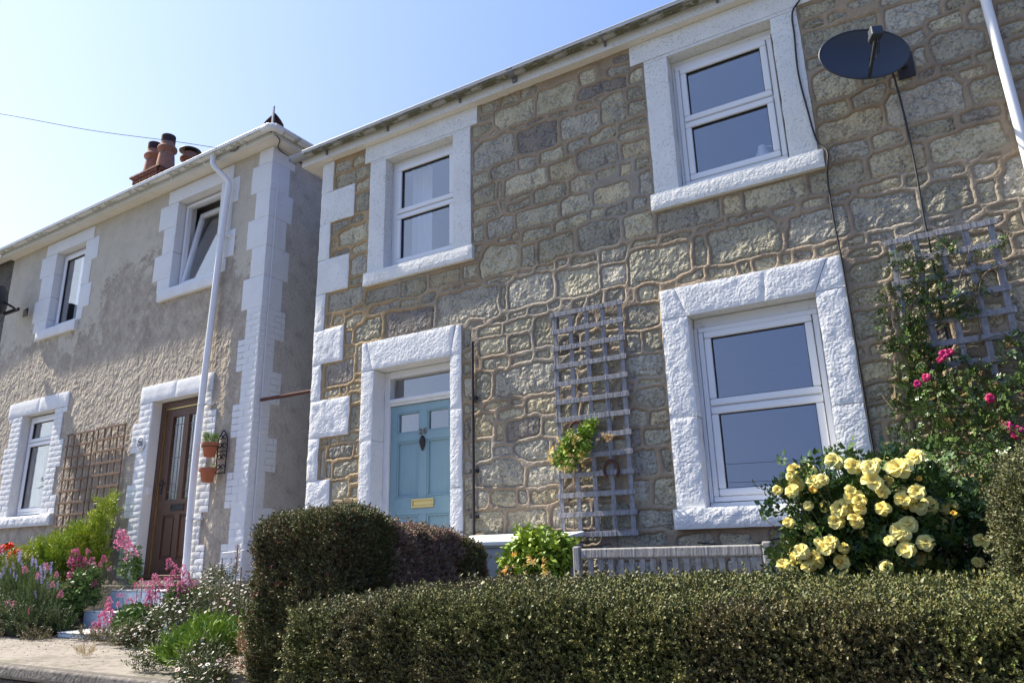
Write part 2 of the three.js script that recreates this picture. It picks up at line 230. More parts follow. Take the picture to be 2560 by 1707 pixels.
// rubble facing : table of stones (centre x, y, width, height in cm)
const ST = [-571,615,24,11,-547,616,19,10,-554,598,54,15,-539,581,16,12,-538,559,18,26,-545,538,18,9,-571,536,26,11,-552,519,45,23,-580,513,7,11,-568,504,23,7,-540,500,20,13,-540,482,20,25,-542,461,20,7,-559,443,54,22,-505,437,46,20,-461,436,34,22,-418,437,38,20,-388,437,18,18,-500,422,39,10,-467,418,26,10,-440,419,17,12,-416,423,13,5,-403,422,11,6,-387,425,14,5,-359,622,21,10,-336,620,20,11,-313,622,16,8,-280,601,45,28,-232,595,52,14,-365,610,11,6,-329,601,46,23,-370,597,23,13,-304,585,19,4,-327,585,19,4,-359,589,15,5,-378,582,9,9,-355,565,49,34,-303,564,44,30,-276,584,26,6,-257,562,40,26,-250,582,19,7,-219,569,23,29,-232,586,11,5,-232,543,28,11,-261,542,21,12,-288,540,28,16,-317,540,21,14,-344,541,29,17,-373,538,20,18,-238,522,43,24,-278,520,27,19,-319,519,48,21,-349,519,5,16,-368,518,25,19,-231,504,20,7,-258,500,23,14,-291,497,34,17,-325,505,24,4,-326,495,27,10,-347,502,5,9,-366,497,29,15,-228,479,34,16,-265,479,28,17,-306,478,46,19,-243,464,13,8,-224,461,18,7,-350,478,30,18,-376,476,14,20,-271,462,34,10,-308,459,30,11,-332,463,10,7,-346,463,12,4,-243,441,42,27,-287,440,38,24,-317,438,15,22,-352,442,45,31,-377,456,13,15,-259,421,26,9,-281,423,11,6,-230,419,25,14,-300,421,19,4,-322,420,16,5,-352,420,31,7,-267,400,41,28,-317,403,49,31,-231,398,26,19,-349,402,9,22,-291,383,11,5,-279,383,8,4,-266,380,13,8,-250,379,16,10,-231,379,18,11,-584,421,11,10,-568,418,16,9,-544,412,24,14,-552,423,9,3,-537,425,15,4,-523,398,40,21,-468,398,67,26,-391,400,75,36,-552,394,9,13,-549,378,15,9,-534,367,8,33,-565,355,46,29,-535,346,8,6,-574,336,24,9,-555,336,9,8,-540,335,17,9,-538,325,15,9,-537,302,17,25,-544,281,31,7,-566,280,9,6,-582,279,13,9,-558,267,36,14,-532,267,8,14,-583,257,9,35,-572,250,9,15,-547,249,39,17,-557,227,23,15,-534,235,12,6,-533,224,14,10,-380,381,19,8,-353,379,19,6,-332,380,20,6,-309,380,19,6,-392,366,7,18,-363,369,24,9,-331,370,34,11,-331,350,23,15,-360,354,29,14,-303,358,23,29,-390,347,7,10,-329,336,22,7,-307,337,14,6,-357,334,27,11,-391,335,9,11,-326,313,66,29,-375,313,17,27,-390,316,9,17,-358,294,26,7,-337,296,13,8,-309,290,32,16,-343,284,26,11,-387,292,17,11,-373,275,25,23,-390,276,9,20,-356,268,10,15,-330,269,34,19,-301,266,16,13,-376,253,23,20,-354,250,18,10,-320,247,37,19,-297,250,7,10,-391,238,10,12,-355,230,51,25,-309,225,33,17,-391,221,12,13,-354,207,30,12,-332,208,11,10,-311,207,25,10,-374,208,16,16,-389,206,10,15,-280,362,20,17,-260,357,15,14,-235,354,18,12,-253,340,19,15,-234,338,15,12,-278,341,18,14,-270,323,22,12,-245,319,25,15,-280,311,16,10,-251,303,34,14,-199,264,14,10,-217,268,15,13,-202,249,22,13,-221,250,6,14,-214,229,22,21,-196,229,7,18,-219,205,15,18,-200,204,16,19,-209,181,28,13,-210,608,21,7,-194,596,11,10,-202,544,27,6,-202,535,27,8,-202,518,25,16,-196,501,12,12,-211,502,13,10,-193,481,9,19,-200,462,10,10,-204,439,29,22,-157,438,55,25,-120,437,15,17,-85,439,48,22,-116,424,17,7,-99,423,12,5,-80,420,20,8,-57,422,15,8,-139,422,23,6,-169,421,26,8,-198,423,24,6,-113,404,58,33,-151,403,11,27,-57,401,47,29,-82,411,6,7,-186,400,58,30,-98,381,18,8,-116,380,9,9,-134,380,23,8,-159,381,20,6,-82,381,8,7,-68,382,14,8,-50,382,17,7,-31,596,26,10,-2,588,25,4,-16,584,14,6,-35,585,13,7,-15,564,55,20,35,561,42,21,-38,546,13,7,-26,522,32,26,-4,501,25,11,-31,498,22,14,-21,480,43,22,32,483,51,32,2,461,20,12,33,460,32,14,-24,460,25,15,-37,439,41,20,6,440,38,21,-8,423,26,8,16,421,13,10,-37,421,16,6,-8,402,43,27,53,439,46,22,38,424,17,10,63,461,25,10,71,478,21,20,60,524,34,22,56,546,22,11,34,539,15,11,36,522,6,15,57,506,18,4,64,496,17,7,75,505,9,5,36,505,13,8,20,504,14,11,1,516,14,6,63,557,12,8,77,540,13,14,97,538,16,15,96,521,13,12,85,452,9,21,67,426,12,6,62,417,15,11,58,399,10,16,74,405,14,30,34,402,28,25,46,386,10,7,28,384,13,4,65,385,16,4,57,378,14,7,70,372,8,11,-32,382,13,8,-14,382,17,6,6,385,13,6,-27,372,19,8,-24,358,25,14,-206,354,27,20,-198,332,15,18,-217,332,15,17,-208,310,31,19,-205,296,18,5,-204,283,21,16,-28,337,22,11,-28,315,24,22,-26,295,14,9,-39,293,4,8,-31,281,20,14,-35,264,20,11,-33,250,16,8,-24,231,13,17,-36,232,7,19,11,216,40,22,23,141,30,18,156,216,34,19,136,502,27,18,-246,186,32,18,-328,126,33,24,3,298,28,17,146,328,32,17,147,355,39,19,133,595,42,17,83,181,37,16,103,125,31,16,67,219,41,20,-550,137,34,20,3,273,36,19,135,167,31,20,-53,124,35,23,148,428,33,22,124,530,28,16,156,562,32,21,127,249,38,20,45,358,35,17,69,245,28,17,58,282,33,21,-133,140,37,23,124,456,30,24,118,214,33,22,-253,274,30,18,-377,148,36,20,153,127,41,23,-68,152,35,20,74,601,29,23,96,287,36,22,-176,156,30,23,103,339,39,22,-259,251,28,21,125,481,42,18,-5,184,39,21,-330,184,40,20,-374,186,40,18,157,394,35,18,-303,152,31,18,79,313,41,23,110,421,34,21,147,285,35,22,-169,120,28,19,89,573,41,17,-284,188,36,17,-270,129,36,17,-90,128,30,16,90,147,40,19,-229,140,32,20,121,383,31,18,-259,221,31,19,-368,120,28,20,24,242,31,16,-24,158,29,23,-103,163,30,17,-550,162,32,22,42,166,34,20,11,612,33,17,31,329,41,19,-222,163,38,17,156,533,30,17,36,588,38,23,-14,131,30,22,-265,153,33,16,38,309,24,14,105,504,27,15,163,253,23,18,47,188,24,17,62,125,32,14,8,357,30,20,128,190,28,20,21,118,23,15,126,556,22,16,158,455,31,15,-342,156,23,18,144,309,24,14,142,614,26,15,9,532,27,14,101,360,23,14,-546,189,25,15,-129,118,24,15,108,614,33,15,159,479,20,17,-200,119,25,14,-22,211,18,15,-146,162,22,12,163,193,23,15,88,378,20,14,164,159,21,16,70,337,21,12,8,163,21,15,165,375,18,13,164,502,20,13,-240,117,14,13,96,257,18,11,54,146,19,11,39,261,17,11,-544,205,16,10,-281,280,18,11,102,401,21,11,-199,375,14,13,-4,339,17,11,-4,239,18,12,114,311,15,14,-22,614,14,14,43,611,15,10,-4,317,16,12,167,176,14,11,-376,167,20,10,137,147,20,12,-244,613,16,14,74,200,15,11,100,591,15,11,-540,117,16,11,101,555,17,12,-574,179,11,10,99,163,17,8,121,577,13,10,167,597,13,10,-195,561,16,8,-576,119,14,10,125,403,16,10,163,236,16,8,-267,169,14,8,-202,144,12,8,-6,254,14,7,-103,146,17,9,-298,170,16,11,74,263,12,10,75,358,13,9,14,375,12,8,99,445,14,8,-577,157,13,9,-235,244,12,9,-198,577,12,10,167,613,13,11,-263,206,11,6,66,163,9,6,99,457,13,6,-33,183,9,7,151,580,10,7,32,294,12,8,-295,122,10,6,92,269,12,6,-249,204,10,6,143,268,12,6,90,488,10,7,30,275,10,6,-174,137,9,6,166,308,9,7,60,261,10,6,-226,293,9,8,-279,205,9,6,-304,136,10,7,114,267,9,8,-283,240,12,7,83,557,10,8,97,232,12,8,94,476,9,6,-579,144,11,7,-283,250,10,6,-230,281,10,7,-34,193,9,7,-13,114,10,6,-207,619,12,6,-560,120,11,6,126,231,12,6,-6,547,9,6,161,517,10,8];
{
  const BL = [[-6.1, -5.87, .5, 6.4], [-6.1, -5.51, 5.44, 5.86], [-6.1, -5.55, 4.54, 4.97], [-6.1, -5.585, 3.69, 4.1], [-6.1, -5.46, 2.85, 3.27], [-6.1, -5.7, 1.9, 2.38],
  [-5.35, -3.757, 6.055, 6.5], [-5.263, -3.85, 4.46, 6.1], [-5.29, -3.975, .5, 3.82], [-1.985, -.33, 6.055, 6.5], [-1.855, -.468, 4.6, 6.1], [-1.888, -.417, 4.492, 4.62], [-1.888, -.432, 1.8, 3.73], [-1.905, -.4, 1.735, 1.88]];
  const g = .0125, X0 = -5.93, X1 = 1.8, Y0 = 1.0, Y1 = 6.29, nx = Math.round((X1 - X0) / g), ny = Math.round((Y1 - Y0) / g), W = nx + 1;
  const N = ST.length / 4, S = []; const q = rng(5);
  for (let i = 0; i < N; i++) {
    const cx = ST[4 * i] / 100, cy = ST[4 * i + 1] / 100, hw = ST[4 * i + 2] / 200, hh = ST[4 * i + 3] / 200, t = q(), k = .74 + .46 * q();
    // greenish greensand, grey, tan and a few purplish stones
    const base = t < .48 ? [.45, .40, .275] : t < .78 ? [.425, .385, .295] : t < .94 ? [.495, .415, .265] : [.31, .265, .215];
    S.push({ cx, cy, hw, hh, r: Math.min(.06, .42 * Math.min(hw, hh)), a: (q() - .5) * .12, lift: q() * .0065, tx: (q() - .5) * .05, ty: (q() - .5) * .06, ru: .5 + q() * .9, c: base.map(v => v * k), v: [], idx: [] });
  }
  const cell = .25, bin = new Map(), key = (i, j) => i * 1000 + j;
  S.forEach((s, i) => { const m = .14; for (let a = Math.floor((s.cx - s.hw - m) / cell); a <= Math.floor((s.cx + s.hw + m) / cell); a++) for (let b = Math.floor((s.cy - s.hh - m) / cell); b <= Math.floor((s.cy + s.hh + m) / cell); b++) { const k = key(a, b); if (!bin.has(k)) bin.set(k, []); bin.get(k).push(i); } });
  const own = new Int16Array(W * (ny + 1)).fill(-1), ss = new Float32Array(W * (ny + 1)).fill(-1), blk = new Float32Array(W * (ny + 1));
  for (let j = 0; j <= ny; j++) for (let i = 0; i <= nx; i++) {
    const x = X0 + i * g, y = Y0 + j * g, o = j * W + i;
    const wx = x + .014 * vn(x * 7, y * 7, 1) + .006 * vn(x * 26, y * 26, 2), wy = y + .014 * vn(x * 7, y * 7, 3) + .006 * vn(x * 26, y * 26, 4);
    let d1 = 1, d2 = 1, k1 = -1;
    for (const k of bin.get(key(Math.floor(x / cell), Math.floor(y / cell))) || []) {
      const s = S[k], dx = wx - s.cx, dy = wy - s.cy, ca = Math.cos(s.a), sa = Math.sin(s.a);
      const qx = Math.abs(dx * ca + dy * sa) - (s.hw - s.r), qy = Math.abs(dy * ca - dx * sa) - (s.hh - s.r);
      const d = Math.hypot(Math.max(qx, 0), Math.max(qy, 0)) + Math.min(Math.max(qx, qy), 0) - s.r;
      if (d < d1) { d2 = d1; d1 = d; k1 = k; } else if (d < d2) d2 = d;
    }
    let bd = 1; for (const [a, b, c, d] of BL) { const qx = Math.max(a - x, x - b), qy = Math.max(c - y, y - d); bd = Math.min(bd, qx > 0 && qy > 0 ? Math.hypot(qx, qy) : Math.max(qx, qy)); }
    blk[o] = bd; own[o] = k1;
    const hw = .0185 + .006 * vn(x * 3, y * 3, 8);
    ss[o] = k1 < 0 ? -1 : Math.min((d2 - d1) / 2 - hw, .02 - d1, bd - .016);
  }
  const stoneZ = (k, x, y, s) => { // face of stone k
    const t = S[k], e = Math.max(0, s);
    const n = Math.abs(fbm(x * 11, y * 11, 4, k)) * 1.7 - .32 + .5 * fbm(x * 38, y * 38, 2, k + 9);
    return -.013 + (.009 + t.lift) * sst(-.002, .018, e) + t.tx * (x - t.cx) + t.ty * (y - t.cy) + .0078 * t.ru * n * sst(0, .02, e) + .35 * Math.min(0, s);
  };
  const mortZ = (x, y, s) => (.004 + .0025 * fbm(x * 8, y * 8, 3, 50) + .0018 * vn(x * 60, y * 60, 51)) - .030 * sst(-.005, .014, s) - (s < -.05 ? .006 : 0);
  const mP = [], mC = [], mI = [], mMap = new Int32Array(W * (ny + 1)).fill(-1);
  const getM = (o, i, j) => {
    if (mMap[o] >= 0) return mMap[o];
    const x = X0 + i * g, y = Y0 + j * g; mP.push(x, y, mortZ(x, y, ss[o]));
    // pointing: orange-tan round the door end, greyer to the right, weathered patches
    const w = sst(-3.2, -5.2, x) * .8 + .5 * fbm(x * .9, y * .9, 3, 60), a = Math.min(1, Math.max(0, w)), p = .9 + .28 * fbm(x * 3, y * 3, 3, 61), gr = sst(.05, .45, fbm(x * 1.3 + 9, y * 1.3, 3, 62)) * .5;
    const c = [.335 + .10 * a, .265 + .045 * a, .19 - .025 * a], l = .34;
    mC.push(...c.map(v => (v * (1 - gr) + l * gr * [1.02, .98, .86][c.indexOf(v)]) * p)); return mMap[o] = mP.length / 3 - 1;
  };
  for (let j = 0; j < ny; j++) for (let i = 0; i < nx; i++) {
    const o = j * W + i, q4 = [o, o + 1, o + W + 1, o + W], ii = [[i, j], [i + 1, j], [i + 1, j + 1], [i, j + 1]];
    if (Math.max(...q4.map(a => blk[a])) < -.03) continue;
    if (Math.min(...q4.map(a => ss[a])) < .016) { const v = q4.map((a, k) => getM(a, ...ii[k])); mI.push(v[0], v[1], v[2], v[0], v[2], v[3]); }
    const ks = new Set(); q4.forEach(a => { if (own[a] >= 0 && ss[a] > -.012) ks.add(own[a]); });
    for (const k of ks) { if (!q4.some(a => own[a] === k && ss[a] > -.012)) continue; S[k].idx.push([i, j]); }
  }
  const norm = (P, I) => { const G = new THREE.BufferGeometry(); G.setAttribute('position', new THREE.Float32BufferAttribute(P, 3)); const uv = []; for (let i = 0; i < P.length; i += 3) uv.push(P[i], P[i + 1]); G.setAttribute('uv', new THREE.Float32BufferAttribute(uv, 2)); G.setIndex(I); G.computeVertexNormals(); return G; };
  const mg = norm(mP, mI); mg.setAttribute('color', new THREE.Float32BufferAttribute(mC, 3)); part(HS, 'mortar', mg, M.mortar);
  const geos = S.map((s, k) => {
    if (s.idx.length < 3) return null;
    const P = [], I = [], Cc = [], mp = new Map();
    const gv = (i, j) => { const o = j * W + i; if (mp.has(o)) return mp.get(o); const x = X0 + i * g, y = Y0 + j * g, sv = own[o] === k ? ss[o] : Math.min(ss[o], -.008); P.push(x, y, stoneZ(k, x, y, sv)); const n = 1 + .22 * fbm(x * 5, y * 5, 3, k + 70), li = sst(.25, .5, fbm(x * 14, y * 14, 3, k + 80)) * .35; Cc.push(...s.c.map((v, t) => v * n * (1 - li) + li * [.36, .35, .30][t])); const id = P.length / 3 - 1; mp.set(o, id); return id; };
    for (const [i, j] of s.idx) { const a = gv(i, j), b = gv(i + 1, j), c = gv(i + 1, j + 1), d = gv(i, j + 1); I.push(a, b, c, a, c, d); }
    const G = norm(P, I); G.setAttribute('color', new THREE.Float32BufferAttribute(Cc, 3)); return G;
  });
  // the largest in the picture are single stones
  const cp = camera.position, vf = new THREE.Frustum(); camera.updateMatrixWorld(); camera.updateProjectionMatrix();
  vf.setFromProjectionMatrix(new THREE.Matrix4().multiplyMatrices(camera.projectionMatrix, camera.matrixWorld.clone().invert()));
  const order = S.map((s, k) => [k, s.hw * s.hh / (cp.distanceToSquared(new THREE.Vector3(s.cx, s.cy, 0))) * (vf.containsPoint(new THREE.Vector3(s.cx, s.cy, 0)) ? 1 : .05)]).sort((a, b) => b[1] - a[1]).map(a => a[0]).filter(k => geos[k]);
  order.slice(0, 290).forEach(k => part(HS, 'stone', geos[k], M.stone));
  const rest = order.slice(290).map(k => geos[k].toNonIndexed());
  if (rest.length) { const o = part(HS, 'small_stones', mergeGeometries(rest), M.stone); o.userData.kind = 'stuff'; }
}
part(HS, 'outer_facing', bx(1.79, 4, .7, 6.29, -.05, -.02), M.concrete);
// ---- painted dressings
{
  const q = [[-5.862, 5.862, 6.27], [-5.508, 5.442, 5.858], [-5.87, 4.972, 5.438], [-5.55, 4.543, 4.968], [-5.9, 4.104, 4.539], [-5.585, 3.692, 4.1], [-5.905, 3.274, 3.688], [-5.458, 2.852, 3.27], [-5.885, 2.39, 2.848], [-5.7, 1.95, 2.386], [-5.88, 1.4, 1.946], [-5.6, .75, 1.396]];
  q.forEach(([x1, y0, y1], i) => part(HS, 'quoin', rough({ x0: -6.045, x1, y0, y1, z0: -.34, z1: .016 + .006 * h2(i, 3, 1), amp: i < 5 ? .006 : .009, f: i < 5 ? 9 : 13, s: 200 + i, rag: .006, soft: .007 }), i < 5 ? M.paintOld : M.paint));
  const surround = (m, amp, f, L) => L.forEach(([name, x0, x1, y0, y1, z1, x0t, x1t], i) => part(HS, name, rough({ x0, x1, y0, y1, z0: -.3, z1, amp, f, s: 300 + Math.round(x0 * 10 + y0 * 33) + i, x0t: x0t ?? x0, x1t: x1t ?? x1, rag: .004, soft: .0045 }), m));
  for (const [a, b, c, d, e, f] of [[-5.35, -5.263, -5.03, -4.08, -3.85, -3.757], [-1.986, -1.855, -1.63, -.69, -.468, -.33]]) {
    surround(M.paintOld, .004, 8, [['lintel', a, f, 6.062, 6.275, .018], ['lintel', b, e, 6.03, 6.058, .016], ['jamb', b, c, 4.65, 6.026, .016], ['jamb', d, e, 4.65, 6.026, .016]]);
    part(HS, 'sill', rough({ x0: b - .03, x1: e + .035, y0: 4.49, y1: 4.645, z0: -.2, z1: .055, amp: .004, f: 12, s: 400 + Math.round(b * 10), soft: .006 }), M.paintOld);
  }
  surround(M.paint, .0055, 21, [['lintel', -1.658, -1.03, 3.474, 3.735, .03, -1.757, -1.0], ['lintel', -1.026, -.645, 3.474, 3.735, .034, -.996, -.53],
    ['jamb', -1.888, -1.662, 3.474, 3.732, .028, -1.888, -1.761], ['jamb', -.641, -.432, 3.474, 3.732, .03, -.526, -.432],
    ['jamb', -1.888, -1.662, 2.62, 3.47, .026], ['jamb', -1.888, -1.664, 1.892, 2.616, .03], ['jamb', -.645, -.432, 2.58, 3.47, .028], ['jamb', -.647, -.43, 1.892, 2.576, .032]]);
  part(HS, 'sill', rough({ x0: -1.91, x1: -.39, y0: 1.732, y1: 1.888, z0: -.2, z1: .075, amp: .008, f: 20, s: 433, soft: .007 }), M.paint);
  surround(M.paint, .0055, 21, [['lintel', -5.128, -4.112, 3.512, 3.828, .026, -5.225, -4.05], ['jamb', -5.29, -5.132, 3.512, 3.826, .024, -5.29, -5.229], ['jamb', -4.108, -3.978, 3.512, 3.81, .022, -4.046, -3.978],
    ['jamb', -5.29, -5.12, 2.75, 3.508, .022], ['jamb', -5.275, -5.12, 1.95, 2.746, .026], ['jamb', -5.27, -5.12, 1.06, 1.946, .024], ['jamb', -4.11, -3.978, 2.96, 3.508, .022], ['jamb', -4.11, -3.972, 2.2, 2.956, .026], ['jamb', -4.11, -3.968, 1.06, 2.196, .022]]);
  part(HS, 'doorstep', bx(-5.2, -4.0, .95, 1.05, -.35, .25, .015), M.paint); part(HS, 'doorstep', bx(-5.25, -3.95, .75, .94, -.1, .55, .015), M.concrete);
}
// ---- windows
upvc(HS, -4.99, -4.10, 4.68, 5.985, -.11, 5.335); upvc(HS, -1.60, -.715, 4.715, 5.97, -.11, 5.35); upvc(HS, -1.625, -.665, 1.935, 3.385, -.11, 2.70);
part(HS, 'window_board', [bx(-1.655, -.655, 1.89, 1.93, -.25, -.10, .008), bx(-1.655, -.655, 3.39, 3.468, -.18, -.13), bx(-1.66, -1.63, 1.935, 3.385, -.18, -.12), bx(-.66, -.652, 1.935, 3.385, -.18, -.12)], M.upvcOld);
for (const g of [bx(-5.028, -4.995, 4.65, 6.026, -.18, -.125), bx(-4.995, -4.08, 5.99, 6.026, -.18, -.125), bx(-4.99, -4.1, 4.65, 4.676, -.18, -.115), bx(-1.628, -1.604, 4.65, 6.026, -.18, -.125), bx(-1.604, -.69, 5.974, 6.026, -.18, -.125), bx(-1.6, -.715, 4.65, 4.711, -.18, -.112)]) part(HS, 'window_packing', g, M.upvcOld);
const drape = (x0, x1, y0, y1, z, n) => { const g = new THREE.PlaneGeometry(x1 - x0, y1 - y0, n * 6, 1), p = g.attributes.position; for (let i = 0; i < p.count; i++) p.setZ(i, .022 * Math.sin((p.getX(i) / (x1 - x0) + .5) * n * 2 * Math.PI)); g.computeVertexNormals(); g.translate((x0 + x1) / 2, (y0 + y1) / 2, z); return uvBox(g); };
solo('curtain', 'white curtain hanging inside the upper window over the teal door', 'curtain', drape(-4.97, -4.68, 4.6, 6.05, -.42, 4), M.curtain);
{
  const t = thing('desk_lamp', 'white desk lamp standing inside the upper right window', 'lamp'), x = -.96, y = 4.98, z = -.42;
  part(t, 'lamp_shade', lathe([[.026, .16], [.034, .155], [.04, .11], [.10, 0], [.096, 0], [.036, .10], [.03, .15]], x, y - .06, z, 24), M.upvc); part(t, 'lamp_arm', tube([[x, y + .09, z], [x + .1, y + .07, z - .02], [x + .18, y - .1, z - .03], [x + .1, 4.62, z - .03]], .008, 6, 24), M.upvc); part(t, 'lamp_base', lathe([[0, .02], [.07, .015], [.075, 0], [0, 0]], x + .1, 4.6, z - .03, 20), M.upvc);
}
part(HS, 'window_shelf', bx(-1.68, -.64, 4.57, 4.6, -.6, -.32), M.upvcOld);
// ---- eaves
{
  part(HS, 'soffit', [bx(-6.3, 4, 6.278, 6.295, -.02, .085), bx(-6.3, -6.05, 6.278, 6.295, -7.4, -.021)], M.soffit);
  part(HS, 'fascia', [bx(-6.32, 4, 6.272, 6.41, .086, .106, .004), bx(-6.322, -6.302, 6.272, 6.41, -7.4, .085, .004)], M.fascia);
  const half = (r, len) => { // half-round channel along x
    const pts = []; for (let k = 0; k <= 14; k++) { const a = Math.PI + k / 14 * Math.PI; pts.push([Math.cos(a) * r, Math.sin(a) * r]); } for (let k = 14; k >= 0; k--) { const a = Math.PI + k / 14 * Math.PI; pts.push([Math.cos(a) * (r - .006), Math.sin(a) * (r - .006)]); }
    const s = new THREE.Shape(pts.map(p => new THREE.Vector2(...p))); const g = new THREE.ExtrudeGeometry(s, { depth: len, bevelEnabled: false, curveSegments: 4 }); g.rotateY(Math.PI / 2); return toCreasedNormals(g, .6);
  };
  globalThis.halfRound = half;
  const gut = part(HS, 'gutter', uvBox(half(.058, 10.2).translate(-6.2, 6.402, .168)), M.moss);
  part(gut, 'gutter_lip', [bar([-6.2, 6.405, .226], [4, 6.405, .226], .0075), bx(-6.2, 4, 6.372, 6.402, .2225, .2285, .002)], M.lip);
  part(gut, 'gutter_end', [uvBox(half(.062, .24).translate(-6.42, 6.402, .168)), bx(-6.43, -6.42, 6.335, 6.402, .106, .23, .004)], M.greyPlastic);
  for (const x of [-5.9, -4.94, -3.92, -3.25, -2.2, -1.1, .1, 1.2, 2.4]) part(gut, 'gutter_bracket', x === -3.25 ? [uvBox(half(.064, .07).translate(x, 6.402, .168)), bx(x + .01, x + .06, 6.30, 6.36, .106, .13)] : [uvBox(half(.062, .022).translate(x, 6.402, .168)), bx(x, x + .022, 6.31, 6.36, .106, .125)], M.grey);
  const dp = part(HS, 'downpipe', tube([[.8, 6.3, .15], [.8, 6.2, .11], [.815, 5.9, .08], [.83, 5.0, .08], [.84, 4.2, .08], [.84, 2.5, .08], [.84, .8, .08]], .034, 14, 60), M.upvc);
  for (const y of [5.75, 3.9, 2.1]) part(dp, 'pipe_clip', [bx(.79, .88, y, y + .025, .0, .085), lathe([[.036, 0], [.04, 0], [.04, .03], [.036, .03]], .838, y, .08, 16)], M.upvc);
}
part(HS, 'thin_pipe', [bar([-3.825, .8, .045], [-3.82, 3.6, .045], .014), bx(-3.86, -3.79, 2.32, 2.35, 0, .05), bx(-3.86, -3.79, 3.02, 3.05, 0, .05), bx(-3.86, -3.79, 1.9, 1.93, 0, .05)], M.iron);
part(HS, 'wall_bar', bar([-6.03, 3.42, -.06], [-6.95, 3.42, -.06], .022), M.rust);
// ---- teal door
{
  const z = -.2, fr = part(HS, 'door_frame', [bx(-5.118, -5.045, 1.05, 3.508, z - .08, z + .03, .008), bx(-4.185, -4.112, 1.05, 3.508, z - .08, z + .03, .008), bx(-5.045, -4.185, 3.43, 3.508, z - .08, z + .03, .008), bx(-5.045, -4.185, 3.128, 3.155, z - .08, z + .025, .004), bx(-5.045, -4.185, 3.155, 3.2, z - .08, z + .05, .012)], M.upvcOld);
  part(fr, 'transom_pane', bx(-5.046, -4.184, 3.199, 3.431, z - .045, z - .04), M.glass);
  const X = [-5.04, -4.955, -4.655, -4.56, -4.275, -4.19], Y = [1.06, 1.32, 1.98, 2.155, 2.735, 2.82, 3.045, 3.122], zf = z, zb = z - .045;
  const d = part(HS, 'door', [bx(X[0], X[1], Y[0], Y[7], zb, zf, .003), bx(X[4], X[5], Y[0], Y[7], zb, zf, .003), bx(X[1], X[4], Y[0], Y[1], zb, zf, .002), bx(X[1], X[4], Y[2], Y[3], zb, zf, .002), bx(X[1], X[4], Y[4], Y[5], zb, zf, .002), bx(X[1], X[4], Y[6], Y[7], zb, zf, .002),
    bx(X[2], X[3], Y[1], Y[2], zb, zf, .002), bx(X[2], X[3], Y[3], Y[4], zb, zf, .002), bx(X[2], X[3], Y[5], Y[6], zb, zf, .002)], M.teal);
  for (const [a, b] of [[X[1], X[2]], [X[3], X[4]]]) {
    for (const [c, e] of [[Y[1], Y[2]], [Y[3], Y[4]]]) part(d, 'door_panel', [bx(a, b, c, e, zb, zf - .022), frame(a + .001, b - .001, c + .001, e - .001, zf - .021, zf - .004, .018, .004)], M.teal);
    part(d, 'door_bead', frame(a + .001, b - .001, Y[5] + .001, Y[6] - .001, zb + .002, zf - .003, .016, .004), M.teal);
    part(d, 'door_pane', bx(a + .01, b - .01, Y[5] + .01, Y[6] - .01, zf - .03, zf - .026), M.glass);
  }
  const lb = part(d, 'letterbox', frame(-4.745, -4.46, 2.045, 2.135, zf, zf + .014, .022, .004), M.brass); part(lb, 'letterbox_flap', bx(-4.72, -4.485, 2.068, 2.113, zf, zf + .008, .003), M.brass);
  const kn = part(d, 'door_knocker', [lathe([[.002, -.10], [.012, -.085], [.03, -.03], [.036, .0], [.028, .03], [.012, .05], [.006, .062]], -4.608, 2.715, zf + .012, 12), bar([-4.608, 2.76, zf], [-4.608, 2.76, zf + .03], .012)], M.iron);
  const font = await new FontLoader().loadAsync('fonts/droid/droid_serif_bold.typeface.json'); globalThis.serif = font;
  [['2', -4.663], ['6', -4.607]].forEach(([c, x]) => { const g = new TextGeometry(c, { font, size: .062, depth: .008, curveSegments: 5, bevelEnabled: false }); g.translate(x, 2.79, zf + .001); part(d, 'door_numeral', clean(g), M.bronze); });
}
console.log('p2');
